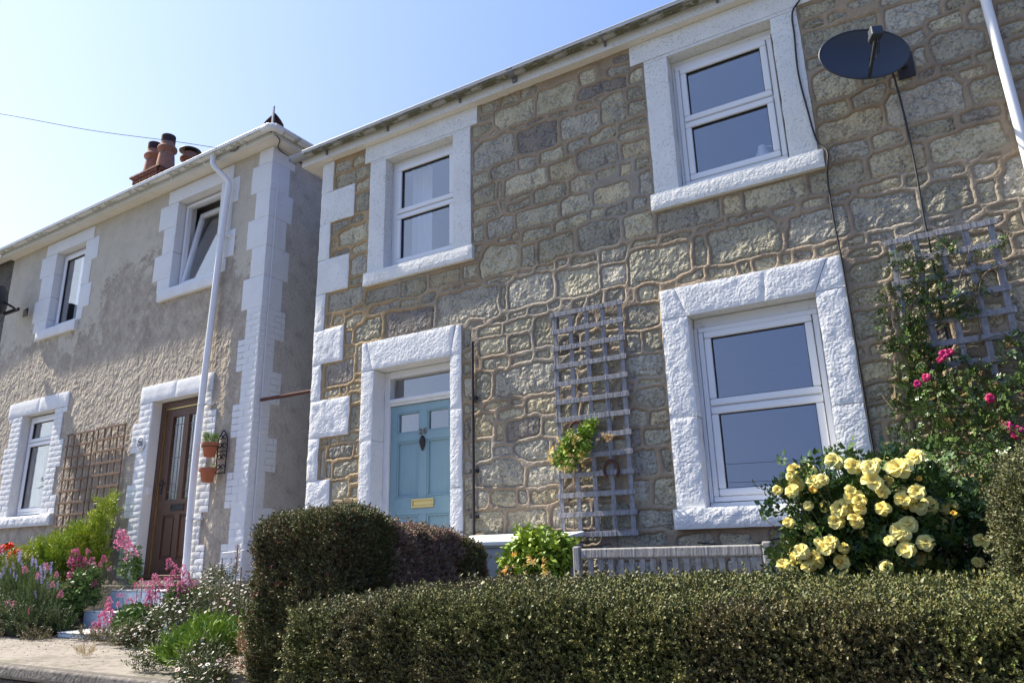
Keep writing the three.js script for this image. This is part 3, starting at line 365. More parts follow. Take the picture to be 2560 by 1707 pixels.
// ---------------------------------------------------------------- rendered house to the left (local u,y,z ; corner at u=0)
const HL = thing('rendered_house', 'grey rendered house with white painted brick quoins and brown front door', 'house');
HL.position.set(-7, 0, 0); HL.rotation.y = -1.2 * R2;
{
  // worn cream paint over grey-brown render: patch outlines come from the peeling
  const W = 1024, H = 1024, X0 = -6.9, XW = 7.2, Y0 = .6, YH = 6.6, d = new Uint8Array(W * H * 4), bd = new Uint8Array(W * H * 4);
  for (let j = 0; j < H; j++) for (let i = 0; i < W; i++) {
    const x = X0 + (i + .5) / W * XW, y = Y0 + (j + .5) / H * YH;
    const n = fbm(x * 1.1, y * .9, 5, 700), f = fbm(x * 9, y * 9, 4, 710), s = fbm(x * 40, y * 40, 2, 720), st = fbm(x * 5, y * .8, 3, 730);
    let keep = y - 5.35 + 1.5 * n + .5 * f; // paint left near the top
    keep = Math.max(keep, .9 - 2.2 * Math.hypot((x + 2.9) / 1.3, (y - 6.2) / .9) + f, .55 - Math.hypot((x + 6.3) / .8, (y - 5.9) / 1.2));
    keep -= 1.2 * Math.max(0, 1 - Math.hypot((x + 3.3) / .62, (y - 5.55) / .75)) * (1 + f);
    const p = sst(-.22, .16, keep + .35 * s + .25 * f) * (.82 + .3 * fbm(x * 2.5, y * 2.5, 3, 733));
    const k = 1 + .30 * f + .25 * s + .18 * st;
    let c = [.40 * k, .34 * k, .265 * k];
    const kp = 1 + .08 * f + .06 * s; c = c.map((v, t) => v * (1 - p) + [.53, .475, .375][t] * kp * p);
    const rust = sst(.72, .95, 1 - Math.abs(x + .62) * 4) * sst(4.6, 3.9, y) * sst(2.9, 3.4, y) * (.5 + f); c = c.map((v, t) => v * (1 - .5 * rust) + [.36, .25, .10][t] * .5 * rust);
    const o = (j * W + i) * 4; for (let t = 0; t < 3; t++) { const v = Math.min(1, Math.max(0, c[t])); d[o + t] = 255 * (v <= .0031308 ? v * 12.92 : 1.055 * Math.pow(v, 1 / 2.4) - .055); } d[o + 3] = 255;
    const b = .5 + (.42 - .22 * p) * fbm(x * 30, y * 22, 4, 740) + .12 * s; bd[o] = bd[o + 1] = bd[o + 2] = 255 * Math.min(1, Math.max(0, b)); bd[o + 3] = 255;
  }
  const mk = (a, srgb) => { const t = new THREE.DataTexture(a, W, H); t.magFilter = THREE.LinearFilter; t.minFilter = THREE.LinearMipmapLinearFilter; t.generateMipmaps = true; t.wrapS = t.wrapT = THREE.MirroredRepeatWrapping; if (srgb) t.colorSpace = THREE.SRGBColorSpace; t.repeat.set(1 / XW, 1 / YH); t.offset.set(-X0 / XW, -Y0 / YH); t.needsUpdate = true; return t; };
  M.render = mat({ map: mk(d, true), bumpMap: mk(bd), bumpScale: .022, roughness: .97 });
  M.renderSide = mat({ color: C(.54, .495, .43), map: mortCol, bumpMap: stoneBmp, bumpScale: .012, roughness: .97 });
}
const LO = { U1: [-5.32, -4.42, 5.25, 6.615], U2: [-2.0, -1.02, 5.25, 6.615], L1: [-5.58, -4.6, 2.28, 3.865], D: [-2.06, -1.075, 1.38, 3.65] };
{ // front wall as an uneven skin over a plain core
  const hs = Object.values(LO); const g = .02, X0 = -6.85, X1 = 0, Y0 = .8, Y1 = 6.86, nx = Math.round((X1 - X0) / g), ny = Math.round((Y1 - Y0) / g), P = [], UV = [], I = [];
  for (let j = 0; j <= ny; j++) for (let i = 0; i <= nx; i++) { const x = X0 + (X1 - X0) * i / nx, y = Y0 + (Y1 - Y0) * j / ny, low = sst(5.6, 4.4, y + .5 * fbm(x, y, 2, 741)); P.push(x, y, -.004 + (.002 + .0045 * low) * fbm(x * 13, y * 10, 3, 742)); UV.push(x, y); }
  for (let j = 0; j < ny; j++) for (let i = 0; i < nx; i++) { const x = X0 + (X1 - X0) * (i + .5) / nx, y = Y0 + (Y1 - Y0) * (j + .5) / ny; if (hs.some(([a, b, c, d]) => x > a - .02 && x < b + .02 && y > c - .02 && y < d + .02)) continue; const a = j * (nx + 1) + i; I.push(a, a + 1, a + nx + 2, a, a + nx + 2, a + nx + 1); }
  const G = new THREE.BufferGeometry(); G.setAttribute('position', new THREE.Float32BufferAttribute(P, 3)); G.setAttribute('uv', new THREE.Float32BufferAttribute(UV, 2)); G.setIndex(I); G.computeVertexNormals(); part(HL, 'wall', G, M.render);
  part(HL, 'wall_core', holed(-6.85, -.05, .8, 6.86, hs.map(([a, b, c, d]) => [a - .05, b + .05, c - .05, d + .05]), -.32, -.03), M.inner);
  part(HL, 'side_wall', bx(-.3, 0, .8, 6.86, -7.4, -.02), M.renderSide);
  part(HL, 'back_wall', [bx(-6.85, -.31, .8, 6.86, -7.4, -7.2), bx(-6.85, -6.65, .8, 6.86, -7.19, -.33), bx(-6.64, -.31, .8, .9, -7.19, -.33), bx(-6.64, -.31, 6.75, 6.86, -7.19, -.33)], M.inner);
  part(HL, 'partition', [bx(-6.6, -.35, .92, 6.74, -4.6, -4.5), bx(-3.5, -3.4, .92, 6.74, -4.49, -.33), bx(-6.6, -.35, 4.3, 4.4, -4.49, -.33)], M.inner);
}
// ---- white brickwork dressings
const rowH = .0822;
const brickGeo = {}; function brickAt(parent, x0, x1, y0, y1, zf, side) { // chamfered face brick, slightly proud and uneven
  const w = x1 - x0, h = y1 - y0, k = Math.round(w * 200) + '|' + Math.round(h * 400);
  if (!brickGeo[k]) brickGeo[k] = rough({ x0: -w / 2, x1: w / 2, y0: -h / 2, y1: h / 2, z0: -.06, z1: 0, amp: .004, f: 9, s: 500 + Object.keys(brickGeo).length, g: .055, rag: .0015, soft: .0055 });
  const o = part(parent, 'brick', brickGeo[k], M.paintBrick);
  if (side) { o.position.set(zf, (y0 + y1) / 2, -(x0 + x1) / 2); o.rotation.y = Math.PI / 2; } else o.position.set((x0 + x1) / 2, (y0 + y1) / 2, zf);
  return o;
}
let nBrick = 0;
function bricks(x0, x1, y0, y1, zf, ph, side) { // courses filling a rectangle, staggered
  const n = Math.max(1, Math.round((y1 - y0) / rowH)), h = (y1 - y0) / n;
  for (let r = 0; r < n; r++) {
    const cuts = [x0]; let first = (r + ph) % 2 ? .108 : .218; let x = x0 + first; while (x < x1 - .05) { cuts.push(x); x += .218; } cuts.push(x1);
    for (let k = 0; k + 1 < cuts.length; k++) { if (nBrick > 292) { extra.push([cuts[k], cuts[k + 1], y0 + r * h, y0 + (r + 1) * h, zf, side]); continue; } nBrick++; brickAt(HL, cuts[k] + .003, cuts[k + 1] - .003, y0 + r * h + .003, y0 + (r + 1) * h - .003, zf + .002 * h2(r, k, Math.round(x0 * 50)), side); }
  }
}
const extra = [];
const dash = (x0, x1, y0, y1, zf, s) => part(HL, 'dressing_block', rough({ x0, x1, y0, y1, z0: -.3, z1: zf, amp: .004, f: 7, s, rag: .004, soft: .008, g: .05 }), M.paint0 || M.paintBrick);
{
  const zf = .014;
  // door jambs and lower window jambs : single bricks
  const yd = [3.65, 3.39, 2.985, 2.56, 2.135, 1.76, 1.38], dl = [-2.34, -2.46, -2.32, -2.43, -2.3, -2.42], dr = [-.81, -.69, -.8, -.68, -.8, -.68];
  for (let i = 0; i < 6; i++) { bricks(dl[i], -2.06, yd[i + 1], yd[i], zf, i, 0); bricks(-1.075, dr[i], yd[i + 1], yd[i], zf, i + 1, 0); }
  const yw = [3.865, 3.78, 3.37, 2.96, 2.55, 2.285], wr = [-4.25, -4.35, -4.23, -4.33, -4.2], wl = [-6.0, -5.91, -6.01, -5.92, -6.0];
  for (let i = 0; i < 5; i++) { bricks(-4.6, wr[i], yw[i + 1], yw[i], zf, i, 0); bricks(wl[i], -5.58, yw[i + 1], yw[i], zf, i + 1, 0); }
  // lintels
  dash(-2.35, -1.56, 3.654, 3.885, .02, 601); dash(-1.556, -.8, 3.654, 3.88, .022, 602); dash(-6.05, -5.1, 3.869, 4.1, .02, 603); dash(-5.096, -4.25, 3.869, 4.1, .022, 604);
  // door and window linings
  for (const g of [bx(-2.09, -2.062, 1.38, 3.65, -.3, .0), bx(-1.073, -1.045, 1.38, 3.65, -.3, .0), bx(-5.61, -5.582, 2.28, 3.865, -.3, 0), bx(-4.598, -4.57, 2.28, 3.865, -.3, 0)]) part(HL, 'reveal', g, M.cream);
  // upper windows : smooth blocks with toothed edges
  const yu = [6.62, 6.24, 5.835, 5.445, 5.255];
  [[LO.U2, [-2.42, -2.27, -2.43, -2.3], [-.64, -.752, -.636, -.784]], [LO.U1, [-5.8, -5.705, -5.81, -5.72], [-4.05, -4.19, -4.09, -4.25]]].forEach(([o, l, r], n) => {
    for (let i = 0; i < 4; i++) { dash(l[i], o[0], yu[i + 1] + .002, yu[i] - .002, .012, 610 + n * 20 + i); dash(o[1], r[i], yu[i + 1] + .002, yu[i] - .002, .012, 620 + n * 20 + i); }
    dash(l[1] + .03, r[1] - .03, 6.622, 6.83, .016, 650 + n);
    part(HL, 'sill', rough({ x0: o[0] - .2, x1: o[1] + .08, y0: 5.09, y1: 5.25, z0: -.2, z1: .06, amp: .004, f: 9, s: 660 + n }), M.paintBrick);
  });
  part(HL, 'sill', rough({ x0: -5.9, x1: -4.2, y0: 2.12, y1: 2.278, z0: -.2, z1: .07, amp: .010, f: 12, s: 670 }), M.paint);
  // corner quoins : front and return
  const yq = [6.855, 6.64, 6.24, 5.85, 5.44, 5.03, 4.61, 4.22, 3.81, 3.4, 2.99, 2.58, 2.16, 1.76, 1.35];
  for (let i = 0; i < 14; i++) { const w = i % 2 ? .38 : .262, v = i % 2 ? .24 : .38;
    if (i < 6) { dash(-w, .006, yq[i + 1] + .002, yq[i] - .002, .012, 700 + i); const b = part(HL, 'dressing_block', rough({ x0: 0, x1: v, y0: yq[i + 1] + .002, y1: yq[i] - .002, z0: -.05, z1: .012, amp: .004, f: 7, s: 720 + i, soft: .006, g: .06 }), M.paintBrick); b.rotation.y = Math.PI / 2; }
    else { bricks(-w, 0, yq[i + 1], yq[i], .012, i, 0); bricks(.0, v, yq[i + 1], yq[i], .012, i + 1, 1); } }
  if (extra.length) { const gs = extra.map(([a, b, c, d, z, side], i) => { let g = rough({ x0: a + .003, x1: b - .003, y0: c + .003, y1: d - .003, z0: -.04, z1: z + .002 * h2(i, 2, 2), amp: .004, f: 9, s: 900 + i, g: .06, rag: .0015, soft: .0055 }); if (side) g.rotateY(Math.PI / 2); return g; }); const o = part(HL, 'brick_rest', gs, M.paintBrick); o.userData.kind = 'stuff'; }
  for (const g of [bx(-.25, .004, 1.35, 4.61, -.02, .004), bx(-2.3, -2.06, 1.38, 3.65, -.02, .003), bx(-1.075, -.82, 1.38, 3.65, -.02, .003), bx(-4.6, -4.36, 2.28, 3.865, -.02, .003), bx(-5.9, -5.58, 2.28, 3.865, -.02, .003), bx(-.003, .004, 1.35, 4.61, -.22, -.021)]) part(HL, 'mortar_backing', g, M.paintBrick);
  part(HL, 'plinth', bx(-6.8, .03, .8, 1.3, -.25, .03, .01), M.concrete);
}
// ---- windows and door
upvc(HL, -5.56, -4.62, 2.31, 3.845, -.12, 3.43); upvc(HL, -5.3, -4.44, 5.27, 6.595, -.12, 0);
{
  const w = upvc(HL, -1.98, -1.04, 5.27, 6.595, -.12, 0, { skip: 0, label: 'window tilted open inward at the top' });
  const s = part(w, 'sash', frame(-.42, .42, 0, 1.22, -.03, .034, .062, .012), M.upvc); s.position.set(-1.51, 5.318, -.14); s.rotation.x = -.17;
  const gl = part(w, 'pane', bx(-.365, .365, .055, 1.165, -.004, 0), M.glass); gl.position.copy(s.position); gl.rotation.copy(s.rotation);
}
solo('curtain', 'grey net curtain inside the upper window nearest the left edge', 'curtain', drape(-12.0, -11.45, 5.2, 6.7, -.36, 5), M.curtain);
solo('curtain', 'pale curtain behind the window tilted open', 'curtain', drape(-8.65, -8.0, 5.2, 6.2, -.55, 5), M.curtain);
solo('curtain', 'grey curtain inside the lower window of the rendered house', 'curtain', drape(-12.6, -12.3, 2.2, 3.95, -.4, 4), M.curtainGrey);
{
  const z = -.15, fr = part(HL, 'door_frame', [bx(-2.06, -1.98, 1.38, 3.645, z - .08, z + .02, .006), bx(-1.155, -1.076, 1.38, 3.645, z - .08, z + .02, .006), bx(-1.98, -1.155, 3.56, 3.645, z - .08, z + .02, .006), bx(-2.06, -1.08, 1.365, 1.42, z - .1, z + .1, .008)], M.doorWood);
  part(fr, 'painted_sun_strip', [bx(-1.98, -1.965, 1.42, 3.56, z - .04, z + .006), bx(-1.965, -1.155, 3.545, 3.56, z - .04, z + .006)], M.brass);  // yellow strip painting the sunlit inner edge of the wood frame
  const X = [-1.964, -1.82, -1.58, -1.475, -1.25, -1.157], Y = [1.425, 1.6, 2.15, 2.345, 3.44, 3.544], zf = z - .01, zb = z - .055;
  const d = part(HL, 'door', [bx(X[0], X[1], Y[0], Y[5], zb, zf, .003), bx(X[4], X[5], Y[0], Y[5], zb, zf, .003), bx(X[1], X[4], Y[0], Y[1], zb, zf, .002), bx(X[1], X[4], Y[2], Y[3], zb, zf, .002), bx(X[1], X[4], Y[4], Y[5], zb, zf, .002), bx(X[2], X[3], Y[1], Y[2], zb, zf, .002), bx(X[2], X[3], Y[3], Y[4], zb, zf, .002)], M.doorWood);
  M.leaded = new THREE.MeshPhysicalMaterial({ color: C(1, 1, 1), transmission: 1, thickness: 0, roughness: .04, ior: 2.2, bumpMap: stoneBmp, bumpScale: .004 });
  for (const [a, b] of [[X[1], X[2]], [X[3], X[4]]]) {
    part(d, 'door_panel', [bx(a, b, Y[1], Y[2], zb, zf - .022), bx(a + .035, b - .035, Y[1] + .04, Y[2] - .04, zf - .022, zf - .008, .006)], M.doorWood);
    const p = part(d, 'door_pane', uvBox(bx(a - .002, b + .002, Y[3] - .002, Y[4] + .002, zf - .03, zf - .026)), M.leaded);
    part(p, 'leading', [.33, .66].map(t => bx(a + (b - a) * t - .004, a + (b - a) * t + .004, Y[3], Y[4], zf - .034, zf - .022)).concat([.1, .5, .9].map(t => bx(a, b, Y[3] + (Y[4] - Y[3]) * t - .004, Y[3] + (Y[4] - Y[3]) * t + .004, zf - .0345, zf - .0215))), M.grey);
  }
  part(d, 'letterbox', [frame(-1.664, -1.395, 2.2, 2.285, zf, zf + .012, .018, .003), bx(-1.645, -1.414, 2.219, 2.266, zf, zf + .006)], M.iron);
  part(d, 'door_handle', [bx(-1.935, -1.895, 2.42, 2.62, zf, zf + .01, .004), bar([-1.915, 2.56, zf], [-1.915, 2.56, zf + .05], .01), bar([-1.915, 2.56, zf + .05], [-1.80, 2.56, zf + .05], .01)], M.iron);
  part(HL, 'meter_cover', bx(-2.066, -2.035, 2.42, 2.52, -.10, -.04, .006), M.upvc);
  // number plaque
  const pl = part(HL, 'number_plaque', lathe([[.0001, .012], [.07, .012], [.078, .016], [.088, .012], [.09, 0]], 0, 0, 0, 28), M.upvc); pl.rotation.x = Math.PI / 2; pl.position.set(-2.2, 3.1, .02); pl.scale.set(.9, 1, 1.1);
  part(pl, 'plaque_ring', (() => { const g = new THREE.TorusGeometry(.066, .004, 6, 28); g.rotateX(Math.PI / 2); g.translate(0, .013, 0); return clean(g); })(), M.black);
  const tg = new TextGeometry('28', { font: globalThis.serif, size: .062, depth: .004, curveSegments: 4, bevelEnabled: false }); tg.center(); tg.rotateX(-Math.PI / 2); tg.translate(0, .014, 0); part(pl, 'plaque_numerals', clean(tg), M.black);
}
// ---- eaves, gutter, downpipe
{
  part(HL, 'soffit', [bx(-6.9, .2, 6.862, 6.88, -.1, .16), bx(-.1, .2, 6.862, 6.88, -7.4, -.101)], M.soffit);
  part(HL, 'fascia', [bx(-6.9, .18, 6.852, 6.96, .161, .18, .003), bx(.181, .2, 6.852, 6.96, -7.4, .18, .003)], M.fascia);
  const gt = part(HL, 'gutter', [uvBox(halfRound(.06, 7.1).translate(-6.9, 6.955, .242)), uvBox(halfRound(.06, 7.4).rotateY(Math.PI / 2).translate(.262, 6.955, .2))], M.grime);
  part(gt, 'gutter_lip', [bar([-6.9, 6.952, .302], [.25, 6.952, .302], .0085), bar([.322, 6.952, .25], [.322, 6.952, -7.2], .0085), bx(-6.9, .2, 6.915, 6.95, .2985, .3045, .002)], M.upvc);
  part(gt, 'gutter_corner', tube([[.1, 6.93, .262], [.2, 6.93, .258], [.262, 6.93, .22], [.272, 6.93, .1]], .052, 12, 24), M.upvcOld);
  for (const u of [-6.3, -5.35, -4.45, -3.55, -2.75, -1.95, -1.2, -.35]) part(gt, 'gutter_bracket', [uvBox(halfRound(.064, .024).translate(u, 6.955, .242)), bx(u, u + .024, 6.88, 6.93, .18, .2)], M.upvcOld);
  const dp = part(HL, 'downpipe', [tube([[-.93, 6.93, .24], [-.93, 6.8, .24], [-.9, 6.72, .21], [-.78, 6.56, .11], [-.745, 6.47, .085], [-.755, 6.3, .085]], .036, 14, 40), tube([[-.752, 6.45, .085], [-.80, 5.8, .085], [-.85, 4.6, .085], [-.9, 3.2, .085], [-.9, 2.0, .085], [-.87, 1.3, .085]], .042, 16, 60)], M.upvc);
  for (const [u, y] of [[-.805, 5.72], [-.882, 3.45], [-.895, 2.05]]) part(dp, 'pipe_clip', [lathe([[.043, 0], [.048, 0], [.048, .025], [.043, .025]], u, y, .085, 18), bx(u + .03, u + .13, y, y + .02, .0, .05, .003)], M.upvc);
  // roof with hip tile and hip iron
  const e = [[-6.9, 6.98, .2], [.22, 6.98, .2], [.22, 6.98, -7.6], [-6.9, 6.98, -7.6]], r = [[-6.9, 9.0, -3.7], [-3.6, 9.0, -3.7]], P = [];
  for (const t of [[e[0], e[1], r[1]], [e[0], r[1], r[0]], [e[1], e[2], r[1]], [e[2], e[3], r[0]], [e[2], r[0], r[1]], [e[0], r[0], e[3]], [e[0], e[3], e[2]], [e[0], e[2], e[1]]]) P.push(...t.flat());
  const g = new THREE.BufferGeometry(); g.setAttribute('position', new THREE.Float32BufferAttribute(P, 3)); g.computeVertexNormals(); const rf = part(HL, 'roof', uvBox(g), M.slate);
  const hip = new THREE.CylinderGeometry(.17, .17, .5, 18, 1, false, Math.PI / 2 + .15, Math.PI - .3); hip.rotateX(-Math.PI / 2 + .38).rotateY(Math.PI * .75 + Math.PI); 
  const tile = []; { const s = new THREE.Shape(); s.moveTo(-.17, -.06); s.quadraticCurveTo(-.1, .1, 0, .22); s.quadraticCurveTo(.1, .1, .17, -.06); s.lineTo(.14, -.06); s.quadraticCurveTo(.08, .07, 0, .185); s.quadraticCurveTo(-.08, .07, -.14, -.06); const q = new THREE.ExtrudeGeometry(s, { depth: .45, bevelEnabled: false, curveSegments: 8 }); q.translate(0, 0, -.45); q.scale(.72, .72, 1).rotateX(-.25); q.rotateY(Math.PI / 4); q.translate(.2, 7.06, .18); tile.push(uvBox(q)); const s2 = new THREE.Shape(); s2.moveTo(-.14, -.06); s2.quadraticCurveTo(-.08, .07, 0, .185); s2.quadraticCurveTo(.08, .07, .14, -.06); const q2 = new THREE.ExtrudeGeometry(s2, { depth: .05, bevelEnabled: false, curveSegments: 8 }); q2.translate(0, 0, -.1); q2.scale(.72, .72, 1).rotateX(-.25); q2.rotateY(Math.PI / 4); q2.translate(.2, 7.06, .18); part(rf, 'hip_mortar', uvBox(q2), M.soil); }
  part(rf, 'hip_tile', tile, M.rust);
  part(rf, 'hip_iron', bx(.195, .225, 7.0, 7.27, .2, .22, .003), M.greyPlastic);
}
{ // chimney stack : a part of the same house, built brick by brick on its two seen faces
  const X = -13.05 + 7, w = .86, dpt = .95, z0 = -1.5, top = 8.93;
  const ch = part(HL, 'chimney', bx(X + .01, X + w - .01, 7.2, top - .02, z0 - dpt, z0 - .012), M.soot);
  const g = rough({ x0: -.102, x1: .102, y0: -.033, y1: .033, z0: -.05, z1: 0, amp: .01, f: 9, s: 3, g: .05, rag: .003, soft: .006 });
  for (let r = 0; r < 10; r++) { const y = top - .04 - r * .078; const out = r === 0 ? .05 : r === 1 ? .03 : .0;
    for (let k = 0; k < 4; k++) { const b = part(ch, 'brick', g, M.redBrick); b.position.set(X + .1 + k * .206 + (r % 2 ? .0 : .01), y, z0 + out); b.scale.z = r < 2 ? 2 : 1; }
    for (let k = 0; k < 4; k++) { const b = part(ch, 'brick', g, M.redBrick); b.position.set(X + w + out, y, z0 - .1 - k * .21); b.rotation.y = Math.PI / 2; b.scale.z = r < 2 ? 2 : 1; } }
  part(ch, 'flaunching', rough({ x0: X - .06, x1: X + w + .06, y0: -.06 , y1: dpt + .0, z0: -.03, z1: .02, amp: .02, f: 8, s: 5, g: .08 }).rotateX(-Math.PI / 2).translate(0, top + .012, z0), M.pot);
  const prof = [[.17, 0], [.175, .05], [.165, .2], [.15, .36], [.135, .44], [.135, .47], [.18, .49], [.185, .53], [.175, .56], [.145, .58], [.135, .6], [.132, .66]];
  const rim = [[.132, .66], [.135, .8], [.13, .82], [.11, .82], [.108, .7]];
  for (const [x, z, k] of [[-12.82, -1.72, 0], [-12.34, -1.7, 0], [-12.32, -2.18, 1]]) {
    const p = part(ch, 'chimney_pot', lathe(prof, x + 7, top - .01, z, 26), M.pot);
    if (!k) part(p, 'pot_rim', lathe(rim, x + 7, top - .01, z, 26), M.soot);
    else part(p, 'pot_cowl', [lathe([[.0, .80], [.21, .72], [.215, .70], [.1, .70], [.0, .70]], x + 7, top - .01, z, 26), ...[0, 1, 2, 3].map(a => bar([x + 7 + .12 * Math.cos(a * 1.57), top + .6, z + .12 * Math.sin(a * 1.57)], [x + 7 + .12 * Math.cos(a * 1.57), top + .7, z + .12 * Math.sin(a * 1.57)], .012))], M.iron);
  }
}
{ // flint-faced neighbour past the left edge of the rendered house
  const nb = thing('flint_house', 'dark flint wall of the next house at far left under the gutter', 'house');
  part(nb, 'wall', bx(-20, -13.87, .8, 6.9, -7, -.16), M.redBrick.clone());
  nb.children[0].material.color = C(.17, .15, .12); nb.children[0].material.bumpScale = .05;
  part(nb, 'eaves', [bx(-20, -13.9, 6.86, 6.97, -.1, .06), bx(-20, -13.9, 6.98, 7.0, -7, .1)], M.soffit);
}
console.log('p3', nBrick, extra.length);
// ---------------------------------------------------------------- garden objects
function trellis(name, label, group, xs, ys, z, w, m, over = .02) { // square lattice : each lath a part
  const t = thing(name, label, 'trellis', group), q = rng(Math.round(xs[0] * 77 + 900));
  for (const x of xs) part(t, 'upright', bx(x - w / 2, x + w / 2, ys[ys.length - 1] - over, ys[0] + over, z - .012, z, .002), m);
  for (const y of ys) { const o = part(t, 'rail', bx(xs[0] - over - w / 2, xs[xs.length - 1] + over + w / 2, y - w / 2, y + w / 2, z + .0005, z + .0125, .002), m); o.position.y = (q() - .5) * .006; }
  return t;
}
const seq = (a, b, n) => Array.from({ length: n }, (_, i) => a + (b - a) * i / (n - 1));
trellis('trellis', 'narrow grey wooden trellis on the stone wall left of the lower window', 'weathered grey trellises', seq(-2.9, -2.255, 5), seq(3.695, 1.72, 13), .055, .042, M.oldWood);
trellis('trellis', 'grey wooden trellis with climbing rose under the satellite dish', 'weathered grey trellises', seq(-.075, .55, 5), seq(3.73, 2.44, 9), .06, .042, M.oldWood);
const tl = trellis('trellis', 'brown lattice trellis nearer the window of the rendered house', 'brown lattice trellises', seq(-4.02, -3.36, 5), seq(3.39, 1.75, 11), .05, .03, M.brownWood, .015);
const tr = trellis('trellis', 'brown lattice trellis nearer the brown door', 'brown lattice trellises', seq(-3.24, -2.58, 5), seq(3.4, 1.75, 11), .05, .03, M.brownWood, .015);
for (const t of [tl, tr]) { t.position.set(-7, 0, 0); t.rotation.y = -1.2 * R2; }
for (const [x, y, l] of [[-2.41, 2.235, 'rusty horseshoe hung low on the grey trellis'], [-2.715, 2.6, 'rusty horseshoe half hidden behind the honeysuckle on the trellis']]) {
  const g = new THREE.TorusGeometry(.068, .014, 8, 28, Math.PI * 1.55); g.rotateZ(-Math.PI * .275); g.scale(.95, 1.12, .5); g.translate(x, y, .082); solo('horseshoe', l, 'horseshoe', clean(g), M.rust, 'horseshoes on the trellis');
}
function dishAt(name, label, pos, yaw, pitch, a, b, arm) {
  const t = thing(name, label, 'satellite dish', 'satellite dishes'); t.position.set(...pos);
  const d = new THREE.Group(); const e = new THREE.Euler(-pitch, yaw, 0, 'YXZ');
  const P = [], I = [], nr = 10, ns = 48; for (let k = 0; k <= nr; k++) for (let i = 0; i <= ns; i++) { const r = k / nr, an = i / ns * 2 * Math.PI; P.push(a * r * Math.cos(an), b * r * Math.sin(an), .055 * r * r - .055); }
  for (let k = 0; k < nr; k++) for (let i = 0; i < ns; i++) { const o = k * (ns + 1) + i; I.push(o, o + ns + 1, o + ns + 2, o, o + ns + 2, o + 1); }
  const G = new THREE.BufferGeometry(); G.setAttribute('position', new THREE.Float32BufferAttribute(P, 3)); G.setIndex(I); G.computeVertexNormals(); const B = G.clone().translate(0, 0, -.006);
  const rimPts = []; for (let i = 0; i <= 40; i++) { const an = i / 40 * 2 * Math.PI; rimPts.push([a * Math.cos(an), b * Math.sin(an), -.004]); }
  const rot = (o) => { o.rotation.copy(e); return o; };
  const uvd = (g) => uvBox(g);
  const refl = rot(part(t, 'reflector', [uvd(G), uvd(B)], M.dish)); part(refl, 'rim', tube(rimPts, .008, 8, 80), M.dish);
  if (arm) {
    rot(part(t, 'arm', [bar([0, -b + .01, 0], [.0, -.10, .16], .013), bar([.0, -.10, .16], [0, -.05, .22], .014), bar([.014, -.08, .2], [.016, -.16, .14], .005), bar([.02, -.07, .22], [.03, -.14, .16], .004)], M.black));
    rot(part(t, 'receiver', [bx(-.042, .042, -.06, .02, .2, .275, .012), lathe([[.03, 0], [.034, .02], [.026, .05]], 0, 0, 0, 14).rotateX(-Math.PI / 2).translate(0, -.02, .2)], M.dish));
  }
  return t;
}
{
  const t = dishAt('satellite_dish', 'dark oval satellite dish on the stone wall beside the upper window', [-.02, 5.165, .36], .42, .06, .325, .225, true);
  part(t, 'bracket', [bx(.2, .32, -.10, .12, -.36, -.345, .004), bar([.26, .0, -.35], [.1, -.02, -.12], .018), bar([.1, -.02, -.12], [.02, -.02, -.08], .02)], M.iron);
  const s = dishAt('satellite_dish', 'dark satellite dish at the left edge of the rendered house', [-13.16, 5.85, .26], -.75, .05, .3, .23, false);
  part(s, 'bracket', [bx(-.1, .36, -.22, -.17, -.16, -.12, .004), bar([.26, -.19, -.18], [.02, -.03, -.05], .018), bx(.2, .34, -.27, -.13, -.30, -.285, .004)], M.iron);
}
solo('cable', 'black cable running down the wall between the right windows and the dish', 'cable', tube([[-.4, 6.2, .03], [-.424, 6.09, .035], [-.493, 6.01, .03], [-.51, 5.76, .03], [-.525, 5.408, .03], [-.5, 5.051, .03], [-.456, 4.7, .04], [-.401, 4.6, .07], [-.41, 4.5, .07], [-.428, 4.42, .03], [-.437, 4.087, .022], [-.428, 3.75, .022], [-.422, 3.4, .04], [-.42, 2.7, .035], [-.418, 2.3, .035], [-.41, 1.9, .07], [-.4, 1.6, .05], [-.4, .9, .03]], .0075, 8, 160), M.black);
solo('cable', 'grey cable hanging straight down from the satellite dish', 'cable', tube([[.05, 5.06, .25], [.14, 5.1, .1], [.156, 5.0, .035], [.168, 4.744, .025], [.172, 4.279, .025], [.163, 3.852, .03], [.166, 3.6, .035], [.16, 2.6, .03]], .008, 8, 80), M.black);
solo('cable', 'thin black cable sagging along the wall foot behind the bench', 'cable', tube([[-1.75, 1.63, .03], [-1.4, 1.6, .03], [-1.0, 1.68, .03], [-.75, 1.74, .04]], .006, 6, 30), M.black);
solo('telephone_line', 'thin overhead telephone line crossing the sky to the rendered house', 'wire', tube([[-7.62, 6.9, .19], [-8.25, 7.05, .55], [-9.4, 7.33, 1.1], [-11.0, 7.8, 1.85], [-14, 8.55, 2.9], [-19, 9.9, 4.9]].map(p => p), .0045, 6, 60), M.black);
solo('cable', 'black cable looping along the eaves corner of the rendered house', 'cable', tube([[-7.62, 6.88, .19], [-7.5, 6.87, .19], [-7.42, 6.94, .195], [-7.2, 6.95, .2], [-6.86, 6.93, .2], [-6.8, 6.85, .08], [-6.96, 6.83, -.05], [-6.97, 6.82, -.6]], .007, 6, 50), M.black);
for (const [y, l] of [[3.3, 'lower overhead wire across the road, mirrored in the panes'], [3.75, 'higher overhead wire across the road, mirrored in the panes']]) solo('overhead_wire', l, 'wire', tube([[-40, y + 1.2, 13], [-14, y + .1, 12.4], [4, y - .3, 12], [20, y + .5, 11.6], [40, y + 2, 11]], .006, 6, 60), M.black, 'wires across the road');
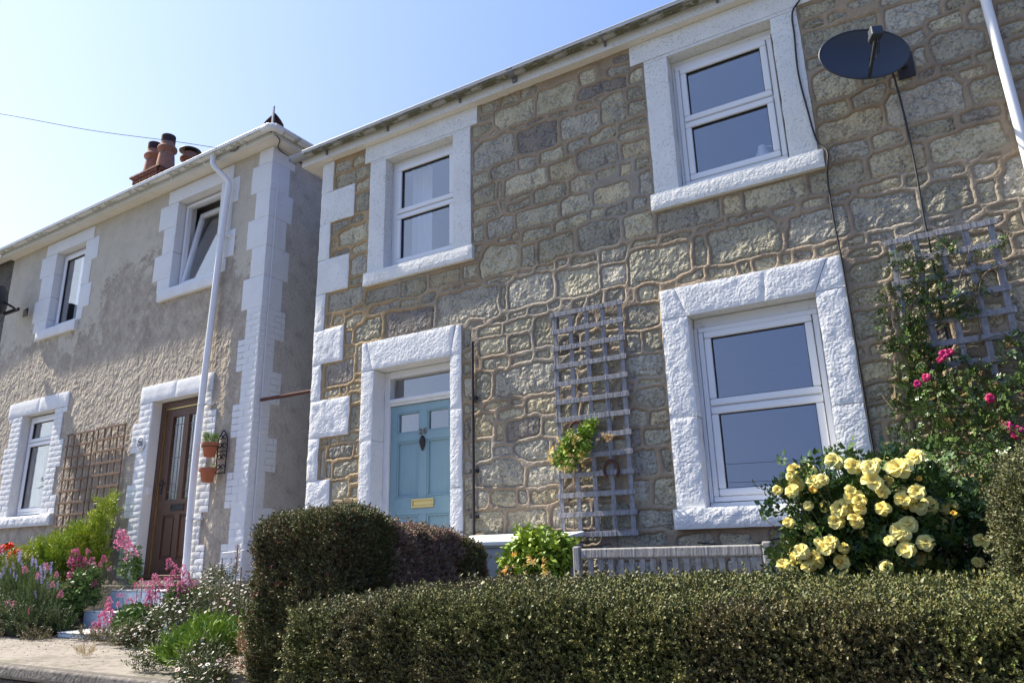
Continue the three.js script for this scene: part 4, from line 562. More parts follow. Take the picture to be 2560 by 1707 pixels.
{ // cables and hooks on the return wall
  const t = solo('conduit', 'thin white conduit down the return wall of the rendered house', 'conduit', tube([[-6.96, 6.3, -.08], [-6.965, 4, -.08], [-6.965, 1.9, -.08], [-6.965, 1.7, -.05], [-6.96, 1.68, .03], [-7.3, 1.66, .035]], .006, 6, 60), M.upvc);
  solo('cable', 'black cable along the base of the rendered house', 'cable', tube([[-6.95, 1.31, -.5], [-6.945, 1.31, .0], [-6.98, 1.31, .045], [-7.6, 1.3, .045], [-8.4, 1.3, .05]], .012, 6, 40), M.black);
}
{ // wall planter with two pots
  const t = thing('wall_planter', 'black scrolled iron pot bracket on the wall right of the downpipe', 'plant bracket'); t.position.set(-7.48, 2.58, .02);
  const loops = []; const arc = (cx, cy, r, a0, a1) => { const p = []; for (let i = 0; i <= 10; i++) { const a = a0 + (a1 - a0) * i / 10; p.push([cx + Math.cos(a) * r * (1 - .05 * i), cy + Math.sin(a) * r * (1 - .05 * i), .006]); } return tube(p, .007, 5, 24); };
  part(t, 'bracket_frame', [tube([[-.08, 0, .0], [-.085, .25, .0], [-.08, .4, .0], [-.03, .49, .0], [0, .52, 0]], .008, 6, 30), tube([[.08, 0, .0], [.085, .25, .0], [.08, .4, .0], [.03, .49, .0], [0, .52, 0]], .008, 6, 30), bar([-.08, 0, 0], [.08, 0, 0], .008), bar([-.08, .26, 0], [.08, .26, 0], .006)], M.iron);
  for (const y of [.07, .19, .33, .43]) for (const s of [-1, 1]) part(t, 'scroll', s > 0 ? arc(.035, y, .036, 0, 5.2) : arc(-.035, y, .036, Math.PI, Math.PI - 5.2), M.iron);
  for (const y of [.045, .31]) { const g = new THREE.TorusGeometry(.098, .006, 6, 24); g.rotateX(Math.PI / 2); part(t, 'pot_ring', [clean(g.translate(-.07, y, .12)), bar([-.05, y, 0], [-.06, y, .03], .006)], M.iron); }
  for (const [y, l] of [[2.94, 'upper terracotta pot in the iron wall bracket'], [2.64, 'lower terracotta pot in the iron wall bracket']]) {
    const p = thing('flower_pot', l, 'flower pot', 'pots in the wall bracket'); p.position.set(-7.55, y - .17, .14);
    part(p, 'pot', lathe([[.0, .0], [.062, .0], [.085, .12], [.102, .122], [.104, .165], [.094, .166], [.09, .14], [0, .14]], 0, 0, 0, 24), M.terra);
  }
}
{ // bench
  const t = thing('garden_bench', 'weathered wooden slatted bench showing its back above the clipped hedge', 'bench'), z = .93, y0 = .75;
  for (const x of [-2.35, -1.035]) { part(t, 'back_post', bx(x - .028, x + .028, y0, 1.622, z - .03, z + .03, .012), M.benchWood); part(t, 'front_leg', bx(x - .03, x + .03, y0, 1.38, z + .46, z + .52, .008), M.benchWood); part(t, 'armrest', bx(x - .035, x + .035, 1.385, 1.415, z + .031, z + .56, .01), M.benchWood); }
  part(t, 'top_rail', bx(-2.321, -1.064, 1.535, 1.605, z - .022, z + .022, .012), M.benchWood); part(t, 'lower_rail', bx(-2.321, -1.064, 1.2, 1.25, z - .02, z + .02, .006), M.benchWood);
  for (let i = 0; i < 16; i++) { const x = -2.27 + i * .077; part(t, 'back_slat', bx(x, x + .04, 1.251, 1.534, z - .009, z + .009, .003), M.benchWood); }
  for (let i = 0; i < 6; i++) part(t, 'seat_slat', bx(-2.31, -1.07, 1.15, 1.172, z + .06 + i * .075, z + .12 + i * .075, .004), M.benchWood);
}
{ // storage box
  const t = thing('storage_box', 'grey plastic storage box with white sloping lid beside the honeysuckle', 'storage box');
  part(t, 'box_body', bx(-3.78, -2.72, .75, 1.63, .12, .6, .015), M.greyPlastic);
  const lid = bx(-3.82, -2.68, -.02, .02, -.52, .03, .01); lid.rotateX(.115).translate(0, 1.668, .6); part(t, 'lid', lid, M.upvc);
  part(t, 'lid_trim', bx(-3.80, -2.70, 1.628, 1.655, .08, .612, .006), M.greyPlastic); part(t, 'corner_strip', bx(-3.045, -3.03, 1.5, 1.66, .612, .618), M.upvc);
}
solo('terracotta_saucer', 'broken terracotta saucer lying on the white box lid', 'saucer', lathe([[0, 0], [.06, 0], [.085, .025], [.08, .027], [.056, .006], [0, .006]], -3.14, 1.735, .18, 20), M.terra);
{ // painted steps to the brown door
  const t = thing('door_steps', 'white and pale blue painted steps below the brown door', 'steps'); M.bluePaint = mat({ color: C(.50, .60, .66), map: paintCol, bumpMap: mortBmp, bumpScale: .003, roughness: .6 });
  const q = (x0, x1, y0, y1, z0, z1) => { const s = part(t, 'step', bx(x0, x1, y0, y1, z0, z1, .018), M.bluePaint); part(s, 'tread', bx(x0 + .004, x1 - .004, y1 + .001, y1 + .011, z0 + .01, z1 + .004, .004), M.paintBrick); };
  q(-9.0, -7.6, .8, 1.25, .03, .28); q(-9.05, -7.4, .8, 1.03, .281, .54); q(-8.75, -7.2, .8, .85, .541, .98);
}
struct('flower_bed', bx(-16, -9.06, .8, .98, .035, 1.1, .05), M.soil);
console.log('p4');
// ---------------------------------------------------------------- plants
const leafMat = (rough = .5, tr = .25) => new THREE.MeshPhysicalMaterial({ vertexColors: true, roughness: rough, transmission: tr, thickness: 0, side: THREE.DoubleSide, specularIntensity: .6 });
M.hedgeLeaf = mat({ vertexColors: true, roughness: .58, side: THREE.DoubleSide });
M.leaf = leafMat(.55, .3); M.gloss = mat({ vertexColors: true, roughness: .36, side: THREE.DoubleSide });
M.petal = leafMat(.7, .4); M.stem = mat({ color: C(.07, .085, .03), roughness: .8 }); M.twig = mat({ color: C(.16, .11, .07), roughness: .9 }); M.core = mat({ color: C(.12, .09, .055), map: stoneCol, bumpMap: stoneBmp, bumpScale: .05, roughness: 1 });
const V3 = (a, b, c) => new THREE.Vector3(a, b, c);
function colGeo(P, I, col) { const g = new THREE.BufferGeometry(); g.setAttribute('position', new THREE.Float32BufferAttribute(P, 3)); g.setIndex(I); const n = P.length / 3, c = new Float32Array(n * 3); for (let i = 0; i < n; i++) { const q = typeof col === 'function' ? col(i) : col; c[3 * i] = q[0]; c[3 * i + 1] = q[1]; c[3 * i + 2] = q[2]; } g.setAttribute('color', new THREE.BufferAttribute(c, 3)); g.computeVertexNormals(); return g; }
function leaf(L, w, fold = .15, curl = .1, col = [1, 1, 1]) { return colGeo([0, 0, 0, w / 2 * L, .42 * L, fold * L * w, 0, L, -curl * L, -w / 2 * L, .42 * L, fold * L * w, 0, .5 * L, 0], [0, 1, 4, 1, 2, 4, 2, 3, 4, 3, 0, 4], col); }
const _m = new THREE.Matrix4(), _q = new THREE.Quaternion(), _y = V3(0, 1, 0);
const aim = (dir, spin) => new THREE.Quaternion().setFromUnitVectors(_y, dir.clone().normalize()).multiply(new THREE.Quaternion().setFromAxisAngle(_y, spin));
function put(g, p, dir, spin, s = 1) { return g.clone().applyMatrix4(_m.compose(p, aim(dir, spin), V3(s, s, s))); }
function sprig(n, len, L, w, spread, seed, stemCol = [.5, .4, .25]) { // twig with leaves all along it
  const q = rng(seed), a = [];
  a.push(colGeo([-.0012, 0, 0, .0012, 0, 0, 0, len * .95, 0, 0, 0, .0012], [0, 1, 2, 1, 3, 2, 3, 0, 2], stemCol));
  for (let i = 0; i < n; i++) { const t = (i + .6) / n, az = i * 2.4 + q(), el = spread * (1.15 - .5 * t); const k = .8 + .4 * q(); a.push(put(leaf(L * (.75 + .5 * q()), w, .2, .15, [k, k, k]), V3(0, len * t, 0), V3(Math.cos(az) * Math.sin(el), Math.cos(el), Math.sin(az) * Math.sin(el)), q() * 6)); }
  return mergeGeometries(a);
}
function inst(parent, name, geo, m, items, stuff = true) {
  const o = new THREE.InstancedMesh(geo, m, items.length); o.name = name; const s = new THREE.Vector3();
  items.forEach((it, i) => { s.setScalar(it.s || 1); if (it.sy) s.y *= it.sy; _m.compose(it.p, it.q || aim(it.d, it.r ?? 0), s); o.setMatrixAt(i, _m); o.setColorAt(i, C(...it.c)); });
  if (stuff) o.userData.kind = 'stuff'; o.castShadow = o.receiveShadow = true; parent.add(o); return o;
}
const mixc = (a, b, t) => a.map((v, i) => v + (b[i] - v) * t);
const n3 = (p, f, s) => fbm(p.x * f + p.z * f * .77 + 3, p.y * f - p.z * f * .63, 3, s);
function roundedBox(q, [x0, x1, y0, y1, z0, z1], r, faces) { // random point and normal on a softened box
  const A = { t: (x1 - x0) * (z1 - z0), f: (x1 - x0) * (y1 - y0), b: (x1 - x0) * (y1 - y0), l: (z1 - z0) * (y1 - y0), r: (z1 - z0) * (y1 - y0) };
  let s = 0; for (const f of faces) s += A[f]; let k = q() * s, F = faces[0]; for (const f of faces) { if (k < A[f]) { F = f; break; } k -= A[f]; }
  const p = V3(x0 + (x1 - x0) * q(), y0 + (y1 - y0) * q(), z0 + (z1 - z0) * q());
  if (F === 't') p.y = y1; if (F === 'f') p.z = z1; if (F === 'b') p.z = z0; if (F === 'l') p.x = x0; if (F === 'r') p.x = x1;
  const c = V3(Math.min(x1 - r, Math.max(x0 + r, p.x)), Math.min(y1 - r, p.y), Math.min(z1 - r, Math.max(z0 + r, p.z))), n = p.clone().sub(c).normalize();
  return [c.addScaledVector(n, r), n];
}
const hs1 = [sprig(15, .040, .0095, .66, 1.05, 1), sprig(13, .036, .0102, .64, 1.15, 2), sprig(17, .05, .0092, .64, .95, 3)];
function hedge(name, label, B, r, faces, dens, color, seed, bump = .05, shape) {
  const t = thing(name, label, 'hedge', 'clipped hedges'), q = rng(seed);
  const W = B[1] - B[0], H = B[3] - B[2], Dp = B[5] - B[4];
  let area = 0; for (const f of faces) area += f === 't' ? W * Dp : (f === 'l' || f === 'r') ? Dp * H : W * H;
  const cg = new RoundedBoxGeometry(W - .16, H - .06, Dp - .16, 3, Math.max(.02, r - .06)); cg.translate((B[0] + B[1]) / 2, (B[2] + B[3]) / 2 - .05, (B[4] + B[5]) / 2);
  if (shape) { const p = cg.attributes.position; for (let i = 0; i < p.count; i++) { const v = V3(p.getX(i), p.getY(i), p.getZ(i)); shape(v); p.setXYZ(i, v.x, v.y, v.z); } cg.computeVertexNormals(); }
  part(t, 'branches', uvBox(cg), M.core);
  const L = [[], [], []], N = Math.round(area * dens);
  for (let i = 0; i < N; i++) {
    const [p, n] = roundedBox(q, B, r, faces); if (shape) shape(p); const dd = q();
    const far = p.x > .7 && q() < .6; if (far) continue;
    const off = bump * n3(p, 3.2, seed) * 1.6 + .04 * n3(p, 13, seed + 3) - .07 * dd * dd; p.addScaledVector(n, off - .02);
    const d = n.clone().multiplyScalar(.75).add(V3(q() - .5, q() * .9 + .05, q() - .5).multiplyScalar(1.1)).normalize();
    L[Math.floor(q() * 3)].push({ p, d, r: q() * 6.3, s: .75 + .5 * q() * q() + (q() < .02 ? .7 : 0), c: color(p, q, dd) });
  }
  L.forEach((l, k) => l.length && inst(t, 'foliage', hs1[k], M.hedgeLeaf, l));
  return t;
}
const hedgeCol = (p, q) => { const v = n3(p, 2.2, 71), t = q(); let c = mixc([.08, .102, .02], [.195, .18, .042], t); if (v > .02) c = mixc(c, [.125, .085, .04], Math.min(.75, (v - .02) * 2.4) * (.3 + .7 * q())); if (q() < .012) c = [.20, .26, .05]; return c.map(x => x * .82); };
hedge('box_hedge', 'long low clipped hedge across the foreground in front of the bench', [-2.62, 2.3, .75, 1.445, 2.55, 3.42], .11, ['t', 'f', 'l'], 15500, hedgeCol, 11, .02, (p) => { const t = sst(-1.6, -2.6, p.x); p.y -= .05 * t * (p.y > 1.2 ? 1 : 0); p.y += (p.z - 3.0) * -.05 * sst(1.1, 1.45, p.y); });
hedge('box_hedge', 'taller hedge with brown dead patch running toward the teal door', [-3.84, -3.08, .75, 1.835, .98, 2.54], .09, ['t', 'f', 'l', 'r'], 12500, (p, q) => { const dead = sst(1.28, 1.4, p.z + .1 * n3(p, 5, 9)) * sst(2.2, 2.08, p.z + .1 * n3(p, 5, 9)); if (q() < dead * .85) return mixc([.22, .135, .09], [.36, .24, .165], q()); let c = hedgeCol(p, q); if (q() < .05) c = [.16, .05, .025]; return c; }, 12, .06, (p) => { p.y -= Math.max(0, 2.3 - p.z) * .14 * sst(.9, 1.6, p.y); });
hedge('box_hedge', 'rounded small-leaved hedge end at the right edge behind the roses', [.13, 1.6, .75, 1.93, 1.95, 2.7], .2, ['t', 'f', 'l'], 10000, (p, q) => mixc([.06, .078, .018], [.15, .14, .05], q()), 13, .06, (p) => { p.x += (p.y - 1.4) * .12; });

// ---- roses
const rc = rng(91);
const rleaf = (() => { const a = []; for (const [x, y, az] of [[0, .055, 0], [.0, .035, 1.15], [0, .035, -1.15], [0, .016, 1.2], [0, .016, -1.2]]) a.push(put(leaf(.034, .62, .12, .2, [1, 1, 1]), V3(x, y, 0), V3(Math.sin(az), Math.cos(az), .15), 0)); a.push(colGeo([-.001, 0, 0, .001, 0, 0, 0, .06, 0], [0, 1, 2], [.6, .5, .4])); return mergeGeometries(a); })();
function bloomGeo(seed, open, ca, cb, cc) { // layered petals ; pale outside, deeper within
  const q = rng(seed), a = [], layers = [[7, 1.0, 1.25 * open], [6, .86, .92 * open], [5, .68, .6 * open], [4, .48, .32 * open]];
  layers.forEach(([n, len, tilt], li) => { for (let k = 0; k < n; k++) {
    const az = (k + li * .5 + (q() - .5) * .35) / n * 2 * Math.PI, P = [], I = [], Cc = [], tl = tilt * (.85 + .3 * q()), ll = len * (.9 + .2 * q());
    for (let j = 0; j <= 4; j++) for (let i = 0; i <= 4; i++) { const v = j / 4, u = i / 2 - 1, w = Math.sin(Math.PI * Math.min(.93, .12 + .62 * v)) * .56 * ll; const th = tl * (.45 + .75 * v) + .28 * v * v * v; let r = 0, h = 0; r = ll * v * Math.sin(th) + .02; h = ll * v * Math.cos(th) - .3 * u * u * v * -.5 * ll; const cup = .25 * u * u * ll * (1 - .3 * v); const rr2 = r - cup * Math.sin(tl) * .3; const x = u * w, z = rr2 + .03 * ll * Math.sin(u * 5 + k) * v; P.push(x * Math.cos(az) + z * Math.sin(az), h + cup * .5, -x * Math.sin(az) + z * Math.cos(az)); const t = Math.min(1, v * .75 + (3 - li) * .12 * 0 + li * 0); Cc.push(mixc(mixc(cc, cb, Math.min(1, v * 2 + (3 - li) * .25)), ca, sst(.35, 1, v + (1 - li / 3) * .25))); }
    for (let j = 0; j < 4; j++) for (let i = 0; i < 4; i++) { const o = j * 5 + i; I.push(o, o + 1, o + 6, o, o + 6, o + 5); }
    a.push(colGeo(P, I, (i) => Cc[i]));
  } });
  return mergeGeometries(a);
}
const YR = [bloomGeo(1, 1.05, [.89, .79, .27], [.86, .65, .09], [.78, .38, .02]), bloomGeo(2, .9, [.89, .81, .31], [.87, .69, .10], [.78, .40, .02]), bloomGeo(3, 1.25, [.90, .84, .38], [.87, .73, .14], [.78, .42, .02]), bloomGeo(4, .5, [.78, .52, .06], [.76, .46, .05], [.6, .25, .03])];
const ROSES = [-0.46,2.00,1.89,0.046,-0.64,1.96,1.96,0.037,-0.58,1.95,1.92,0.037,-0.64,1.89,1.97,0.037,-0.66,1.93,1.98,0.025,-0.49,1.86,1.85,0.055,-0.64,1.83,1.83,0.041,-0.59,1.78,2.03,0.025,-0.34,1.81,1.89,0.048,-0.33,1.76,1.89,0.046,-0.29,1.87,2.07,0.049,-0.24,1.87,1.94,0.037,-0.18,1.93,2.03,0.052,-0.11,1.98,1.94,0.042,-0.28,1.96,1.98,0.028,-0.23,1.97,1.87,0.023,-0.19,1.83,1.98,0.028,-0.26,1.83,2.04,0.030,-0.41,1.79,1.96,0.048,-0.40,1.74,2.01,0.039,-0.45,1.74,1.99,0.028,-0.25,1.73,1.85,0.049,-0.13,1.77,2.01,0.047,-0.09,1.76,1.97,0.042,-0.01,1.74,1.90,0.042,-0.25,1.81,1.84,0.035,-0.39,1.83,2.04,0.030,-0.61,1.68,1.94,0.034,-0.57,1.61,2.00,0.025,-0.51,1.61,2.04,0.033,-0.61,1.54,2.00,0.056,-0.65,1.57,2.05,0.039,-0.70,1.56,1.92,0.034,-0.74,1.51,2.02,0.034,-0.70,1.51,1.94,0.029,-0.63,1.50,2.05,0.025,-0.46,1.58,2.04,0.025,-0.34,1.57,1.85,0.037,-0.31,1.56,1.86,0.026,-0.19,1.61,1.88,0.046,-0.12,1.60,2.06,0.038,-0.16,1.55,1.93,0.048,-0.30,1.50,1.98,0.036,-0.23,1.51,1.90,0.045,0.09,1.60,1.95,0.034,0.06,1.51,1.92,0.025,-0.06,1.68,1.91,0.031,-0.52,1.77,1.97,0.028,-0.37,1.64,1.97,0.020,-0.56,1.84,2.05,0.017,-0.73,1.86,1.99,0.023,-0.18,1.75,2.05,0.011,-0.49,1.52,2.04,0.011,0.00,1.71,2.07,0.011,-0.11,1.87,1.99,0.011,-0.48,1.80,1.87,0.026];
{
  for (let k = 0, q0 = rng(5); k < 26; k++) { const a = q0() * 6.28, r = Math.sqrt(q0()); ROSES.push(-.36 + Math.cos(a) * r * .36, 1.72 + Math.sin(a) * r * .24, 2.0 + q0() * .09, .026 + q0() * .018); }
  const t = thing('rose_bush', 'rose bush covered in large yellow blooms in front of the lower window', 'rose bush'), L = [], q = rng(31), T = [];
  for (let i = 0; i < ROSES.length; i += 4) {
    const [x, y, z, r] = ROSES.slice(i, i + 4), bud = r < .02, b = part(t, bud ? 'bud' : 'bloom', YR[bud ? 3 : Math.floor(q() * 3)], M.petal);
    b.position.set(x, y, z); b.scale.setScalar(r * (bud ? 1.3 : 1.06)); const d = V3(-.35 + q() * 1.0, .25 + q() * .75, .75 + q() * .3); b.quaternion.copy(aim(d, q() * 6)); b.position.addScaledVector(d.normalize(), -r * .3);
    const n = bud ? 10 : 22; for (let k = 0; k < n; k++) { const p = V3(x + (q() - .5) * .22, y - q() * .2 + .05, z - .06 - q() * .18); L.push({ p, d: V3(q() - .5, q() * .8 - .1, q() - .2), r: q() * 6, s: .7 + .6 * q(), c: mixc([.035, .075, .02], [.085, .15, .038], q()) }); }
    T.push(tube([[-.3 + (q() - .5) * .3, .75, 1.7], [(x - .3) / 2 + (q() - .5) * .1, .75 + (y - .75) * .6, 1.75], [x, y - .02, z - .03]], .0035, 4, 8));
  }
  for (let k = 0; k < 2600; k++) { const a = q() * 6.283, rr3 = Math.sqrt(q()), x = -.26 + Math.cos(a) * rr3 * .50, y = 1.52 + Math.sin(a) * rr3 * .42, z = 1.55 + q() * .4 - rr3 * .1; L.push({ p: V3(x, y, z), d: V3(q() - .5, q() * .8 - .1, q() - .2), r: q() * 6, s: .7 + .7 * q(), c: mixc([.028, .062, .018], [.08, .14, .036], q()) }); }
  inst(t, 'foliage', rleaf, M.gloss, L); part(t, 'stems', T, M.stem);
}
// ---- climbing rose on the right trellis
{
  const t = thing('climbing_rose', 'leggy pink climbing rose growing over the trellis under the dish', 'climbing rose'), q = rng(41), L = [], T = [];
  const cl = [[-.12, 3.3, .05, .12, 50], [.0, 3.55, .08, .12, 60], [.12, 3.42, .08, .13, 70], [.14, 3.2, .08, .16, 150], [.3, 3.12, .08, .1, 40], [-.02, 3.06, .1, .1, 90], [-.05, 2.9, .12, .12, 130], [.02, 2.76, .14, .13, 140], [-.12, 2.7, .12, .12, 110], [-.02, 2.58, .2, .15, 160], [.12, 2.6, .2, .13, 110], [-.15, 2.5, .15, .13, 110], [.25, 2.75, .1, .08, 30], [.3, 2.62, .15, .12, 70], [.55, 2.8, .1, .13, 90], [.62, 2.6, .15, .14, 110], [.42, 2.5, .2, .14, 100], [.1, 2.45, .25, .2, 210], [.3, 2.4, .3, .2, 240], [.0, 2.3, .35, .2, 240], [.2, 2.2, .45, .25, 330], [.45, 2.2, .45, .25, 260], [-.1, 2.12, .4, .18, 200], [.1, 2.0, .6, .25, 330], [.35, 1.95, .7, .3, 330], [-.25, 2.32, .1, .07, 25], [-.3, 2.2, .15, .08, 25], [.25, 3.6, .07, .1, 25], [.45, 3.45, .07, .09, 18], [.6, 3.55, .07, .06, 15], [-.2, 3.15, .05, .08, 30], [-.2, 2.95, .05, .08, 40], [.4, 3.25, .07, .06, 14], [.3, 1.75, .9, .3, 260], [.0, 1.85, .8, .25, 240]];
  for (const [x, y, z, r, n] of cl) for (let k = 0; k < n; k++) { const a = V3(q() - .5, q() - .5, q() - .5).normalize().multiplyScalar(r * Math.cbrt(q())); const p = V3(x + a.x, y + a.y, Math.max(.075, z + a.z * .7)); L.push({ p, d: V3(q() - .5, q() * .7 - .25, q() * .8), r: q() * 6, s: .45 + .5 * q(), c: q() < .14 ? mixc([.13, .07, .035], [.22, .16, .06], q()) : mixc([.045, .085, .02], [.12, .18, .045], q()) }); }
  inst(t, 'foliage', rleaf, M.gloss, L);
  const bough = [[[.1, .8, .7], [.05, 1.7, .5], [-.05, 2.3, .2], [-.1, 2.8, .09], [.0, 3.3, .09], [.05, 3.6, .1]], [[.2, .8, .7], [.25, 1.9, .4], [.3, 2.6, .1], [.36, 3.1, .09], [.3, 3.5, .1], [.2, 3.72, .1]], [[.3, .8, .6], [.5, 2.0, .3], [.6, 2.6, .09], [.5, 2.9, .1], [.2, 2.85, .12]], [[.05, 1.8, .5], [-.1, 2.2, .2], [-.3, 2.6, .08]], [[.36, 3.1, .09], [.45, 3.35, .12], [.62, 3.4, .12]], [[.3, 2.6, .1], [.1, 2.8, .12], [-.1, 3.1, .1], [.12, 3.35, .12]], [[.0, 2.4, .2], [-.08, 2.15, .35], [-.12, 2.0, .5]], [[.36, 3.1, .1], [.28, 3.25, .13], [.42, 3.6, .12]], [[.3, 2.6, .1], [.4, 2.75, .12], [.62, 2.72, .12]]];
  bough.forEach((b, i) => part(t, 'stem', tube(b, .0055 - .0003 * i, 5, 40), M.twig));
  const pk = [bloomGeo(8, 1.5, [.62, .03, .16], [.70, .05, .20], [.75, .45, .15]), bloomGeo(9, 1.3, [.60, .02, .20], [.66, .04, .2], [.7, .4, .12])];
  [[-.01, 2.642], [.117, 2.779], [.319, 2.461], [.378, 2.273], [.413, 2.22], [-.067, 2.606], [.151, 2.79], [.43, 2.25], [.09, 2.75]].map(([x, y]) => [x * .952, (y - 1.6) * .952 + 1.6]).forEach(([x, y], i) => { const b = part(t, 'bloom', pk[i % 2], M.petal); b.position.set(x, y, .62); b.scale.setScalar(i > 4 ? .027 : .034); b.quaternion.copy(aim(V3(-.2 + q() * .6, .1 + q() * .4, 1), q() * 6)); });
}
// ---- honeysuckle : shrub by the box and a spray on the trellis
const broad = mergeGeometries([0, 1, 2, 3, 4, 5, 6].map(i => put(leaf(.042, .62, .1, .15, [1, 1, 1]), V3(0, .014 * i, 0), V3(Math.cos(i * 2.2) * .9, .5, Math.sin(i * 2.2) * .9), i * 1.7)));
const floret = mergeGeometries([0, 1, 2, 3, 4, 5].map(i => put(leaf(.032, .28, .3, -.5, i % 2 ? [.80, .62, .22] : [.82, .74, .46]), V3(0, 0, 0), V3(Math.cos(i * 1.05) * .8, .75, Math.sin(i * 1.05) * .8), 0)));
function shrub(name, label, cat, blobs, geo, m, pal, seed, sc = 1, upness = .6, parentT) {
  const t = parentT || thing(name, label, cat), q = rng(seed), L = [];
  for (const [x, y, z, rx, ry, rz, n] of blobs) for (let k = 0; k < n; k++) { const v = V3(q() - .5, q() - .5, q() - .5).normalize(), s = Math.pow(q(), .4); const nv = .8 + .45 * n3(v, 2.6, seed); const p = V3(x + v.x * rx * s * nv, y + v.y * ry * s * nv, z + v.z * rz * s * nv); L.push({ p, d: v.clone().multiplyScalar(.7).add(V3(q() - .5, q() * .5 + upness, q() - .5)), r: q() * 6, s: sc * (.7 + .6 * q()), c: mixc(pal[0], pal[1], q()).map((c, i) => q() < .1 && pal[2] ? pal[2][i] : c) }); }
  inst(t, 'foliage', geo, m, L); return t;
}
{
  const t = shrub('honeysuckle', 'bright green honeysuckle bush with yellow flowers beside the grey box', 'shrub', [[-2.74, 1.48, .8, .27, .28, .2, 640], [-2.6, 1.56, .75, .14, .15, .12, 120], [-2.86, 1.42, .9, .15, .18, .14, 150]], broad, M.leaf, [[.12, .22, .02], [.32, .42, .03]], 51);
  const q = rng(52), L = []; for (let k = 0; k < 60; k++) L.push({ p: V3(-2.95 + q() * .5, 1.34 + q() * q() * .32, 1.0 + q() * .08), d: V3(q() - .5, .3, q()), r: q() * 6, s: .8 + .6 * q(), c: q() < .6 ? [1, .72, .3] : [1, .95, .8] }); inst(t, 'flowers', floret, M.petal, L); part(t, 'stems', [[-2.72, -2.6], [-2.75, -2.85]].map(([a, b], i) => tube([[a, .75, .75], [(a + b) / 2, 1.3, .7], [b, 1.6, .7 - i * .02]], .006, 5, 12)), M.twig);
  const s = shrub('honeysuckle', 'flowering honeysuckle spray on the grey trellis', 'climber', [[-2.7, 2.44, .13, .14, .14, .06, 150], [-2.8, 2.33, .13, .11, .09, .06, 90], [-2.58, 2.55, .12, .08, .07, .04, 40]], broad, M.leaf, [[.13, .24, .02], [.32, .44, .05]], 53, .8);
  const L2 = []; for (let k = 0; k < 46; k++) L2.push({ p: V3(-2.93 + q() * .34, 2.24 + q() * .3, .19 + q() * .03), d: V3(q() - .5, .2, q()), r: q() * 6, s: .6 + .5 * q(), c: q() < .6 ? [1, .95, .75] : [1, .8, .45] }); for (let k = 0; k < 14; k++) L2.push({ p: V3(-2.44 + q() * .09, 2.46 + q() * .08, .16), d: V3(q() - .5, .2, q()), r: q() * 6, s: .7, c: [1, .8, .5] }); inst(s, 'flowers', floret, M.petal, L2);
  part(s, 'stems', [tube([[-2.66, .9, .2], [-2.78, 1.7, .08], [-2.76, 2.1, .085], [-2.7, 2.4, .1], [-2.56, 2.6, .1]], .0035, 5, 30)], M.twig);
}
// ---- left garden : x,y,z world
const lance = sprig(12, .12, .05, .26, .8, 61, [.5, .6, .3]), fine = sprig(16, .11, .022, .34, .9, 62, [.6, .6, .4]), needle = sprig(16, .14, .045, .1, .5, 63, [.7, .7, .5]);
shrub('golden_shrub', 'bright yellow-green shrub growing up against the brown trellises', 'shrub', [[-10.1, 1.55, .4, .55, .42, .25, 560], [-9.6, 1.75, .3, .36, .38, .2, 380], [-10.7, 1.45, .5, .4, .28, .25, 260], [-9.4, 2.15, .2, .16, .3, .1, 60]], lance, M.leaf, [[.20, .31, .02], [.44, .50, .04]], 71, 1.1, .9);
{
  const t = shrub('lavender', 'mass of blue-purple flower spikes at the bottom left of the bed', 'flowers', [[-9.9, 1.28, .82, .5, .3, .25, 400], [-9.35, 1.15, .9, .4, .26, .22, 300], [-10.5, 1.35, .75, .45, .3, .25, 300]], needle, M.leaf, [[.07, .12, .035], [.19, .25, .07]], 72, 1.0, 1.0);
  const spike = mergeGeometries(Array.from({ length: 20 }, (_, i) => put(leaf(.016, .8, .2, .1, [1, 1, 1]), V3(0, .0045 * i + .05, 0), V3(Math.cos(i * 2.4), .35, Math.sin(i * 2.4)), 0)).concat([colGeo([-.001, -.1, 0, .001, -.1, 0, 0, .12, 0], [0, 1, 2], [.4, .5, .4])]));
  const q = rng(73), L = []; for (let k = 0; k < 38; k++) { const x = -10.75 + q() * 1.8; L.push({ p: V3(x, 1.36 + q() * .36 - .16 * Math.abs(x + 10.5), .85 + q() * .25), d: V3((q() - .5) * .5, 1, (q() - .5) * .5 + .15), r: q() * 6, s: .8 + .5 * q(), c: mixc([.22, .20, .50], [.42, .38, .66], q()) }); } inst(t, 'flower_spikes', spike, M.petal, L);
}
shrub('ground_cover', 'dark ground cover in the bed behind the concrete forecourt', 'plants', [[-9.9, .98, 1.1, .6, .26, .2, 620], [-9.2, .94, 1.06, .45, .2, .2, 430], [-10.8, 1.05, 1.05, .6, .3, .22, 480], [-8.9, .92, .9, .18, .15, .14, 110], [-12, 1.2, .9, .8, .4, .4, 300]], fine, M.leaf, [[.05, .085, .022], [.14, .19, .05]], 74, 1.1, .6);
shrub('yellow_green_plant', 'yellow-green leafy plant among the lavender at left', 'plants', [[-10.25, 1.5, .75, .28, .2, .18, 200], [-10.6, 1.25, .95, .3, .25, .15, 200]], fine, M.leaf, [[.22, .26, .03], [.36, .36, .06]], 75, 1.2, .8);
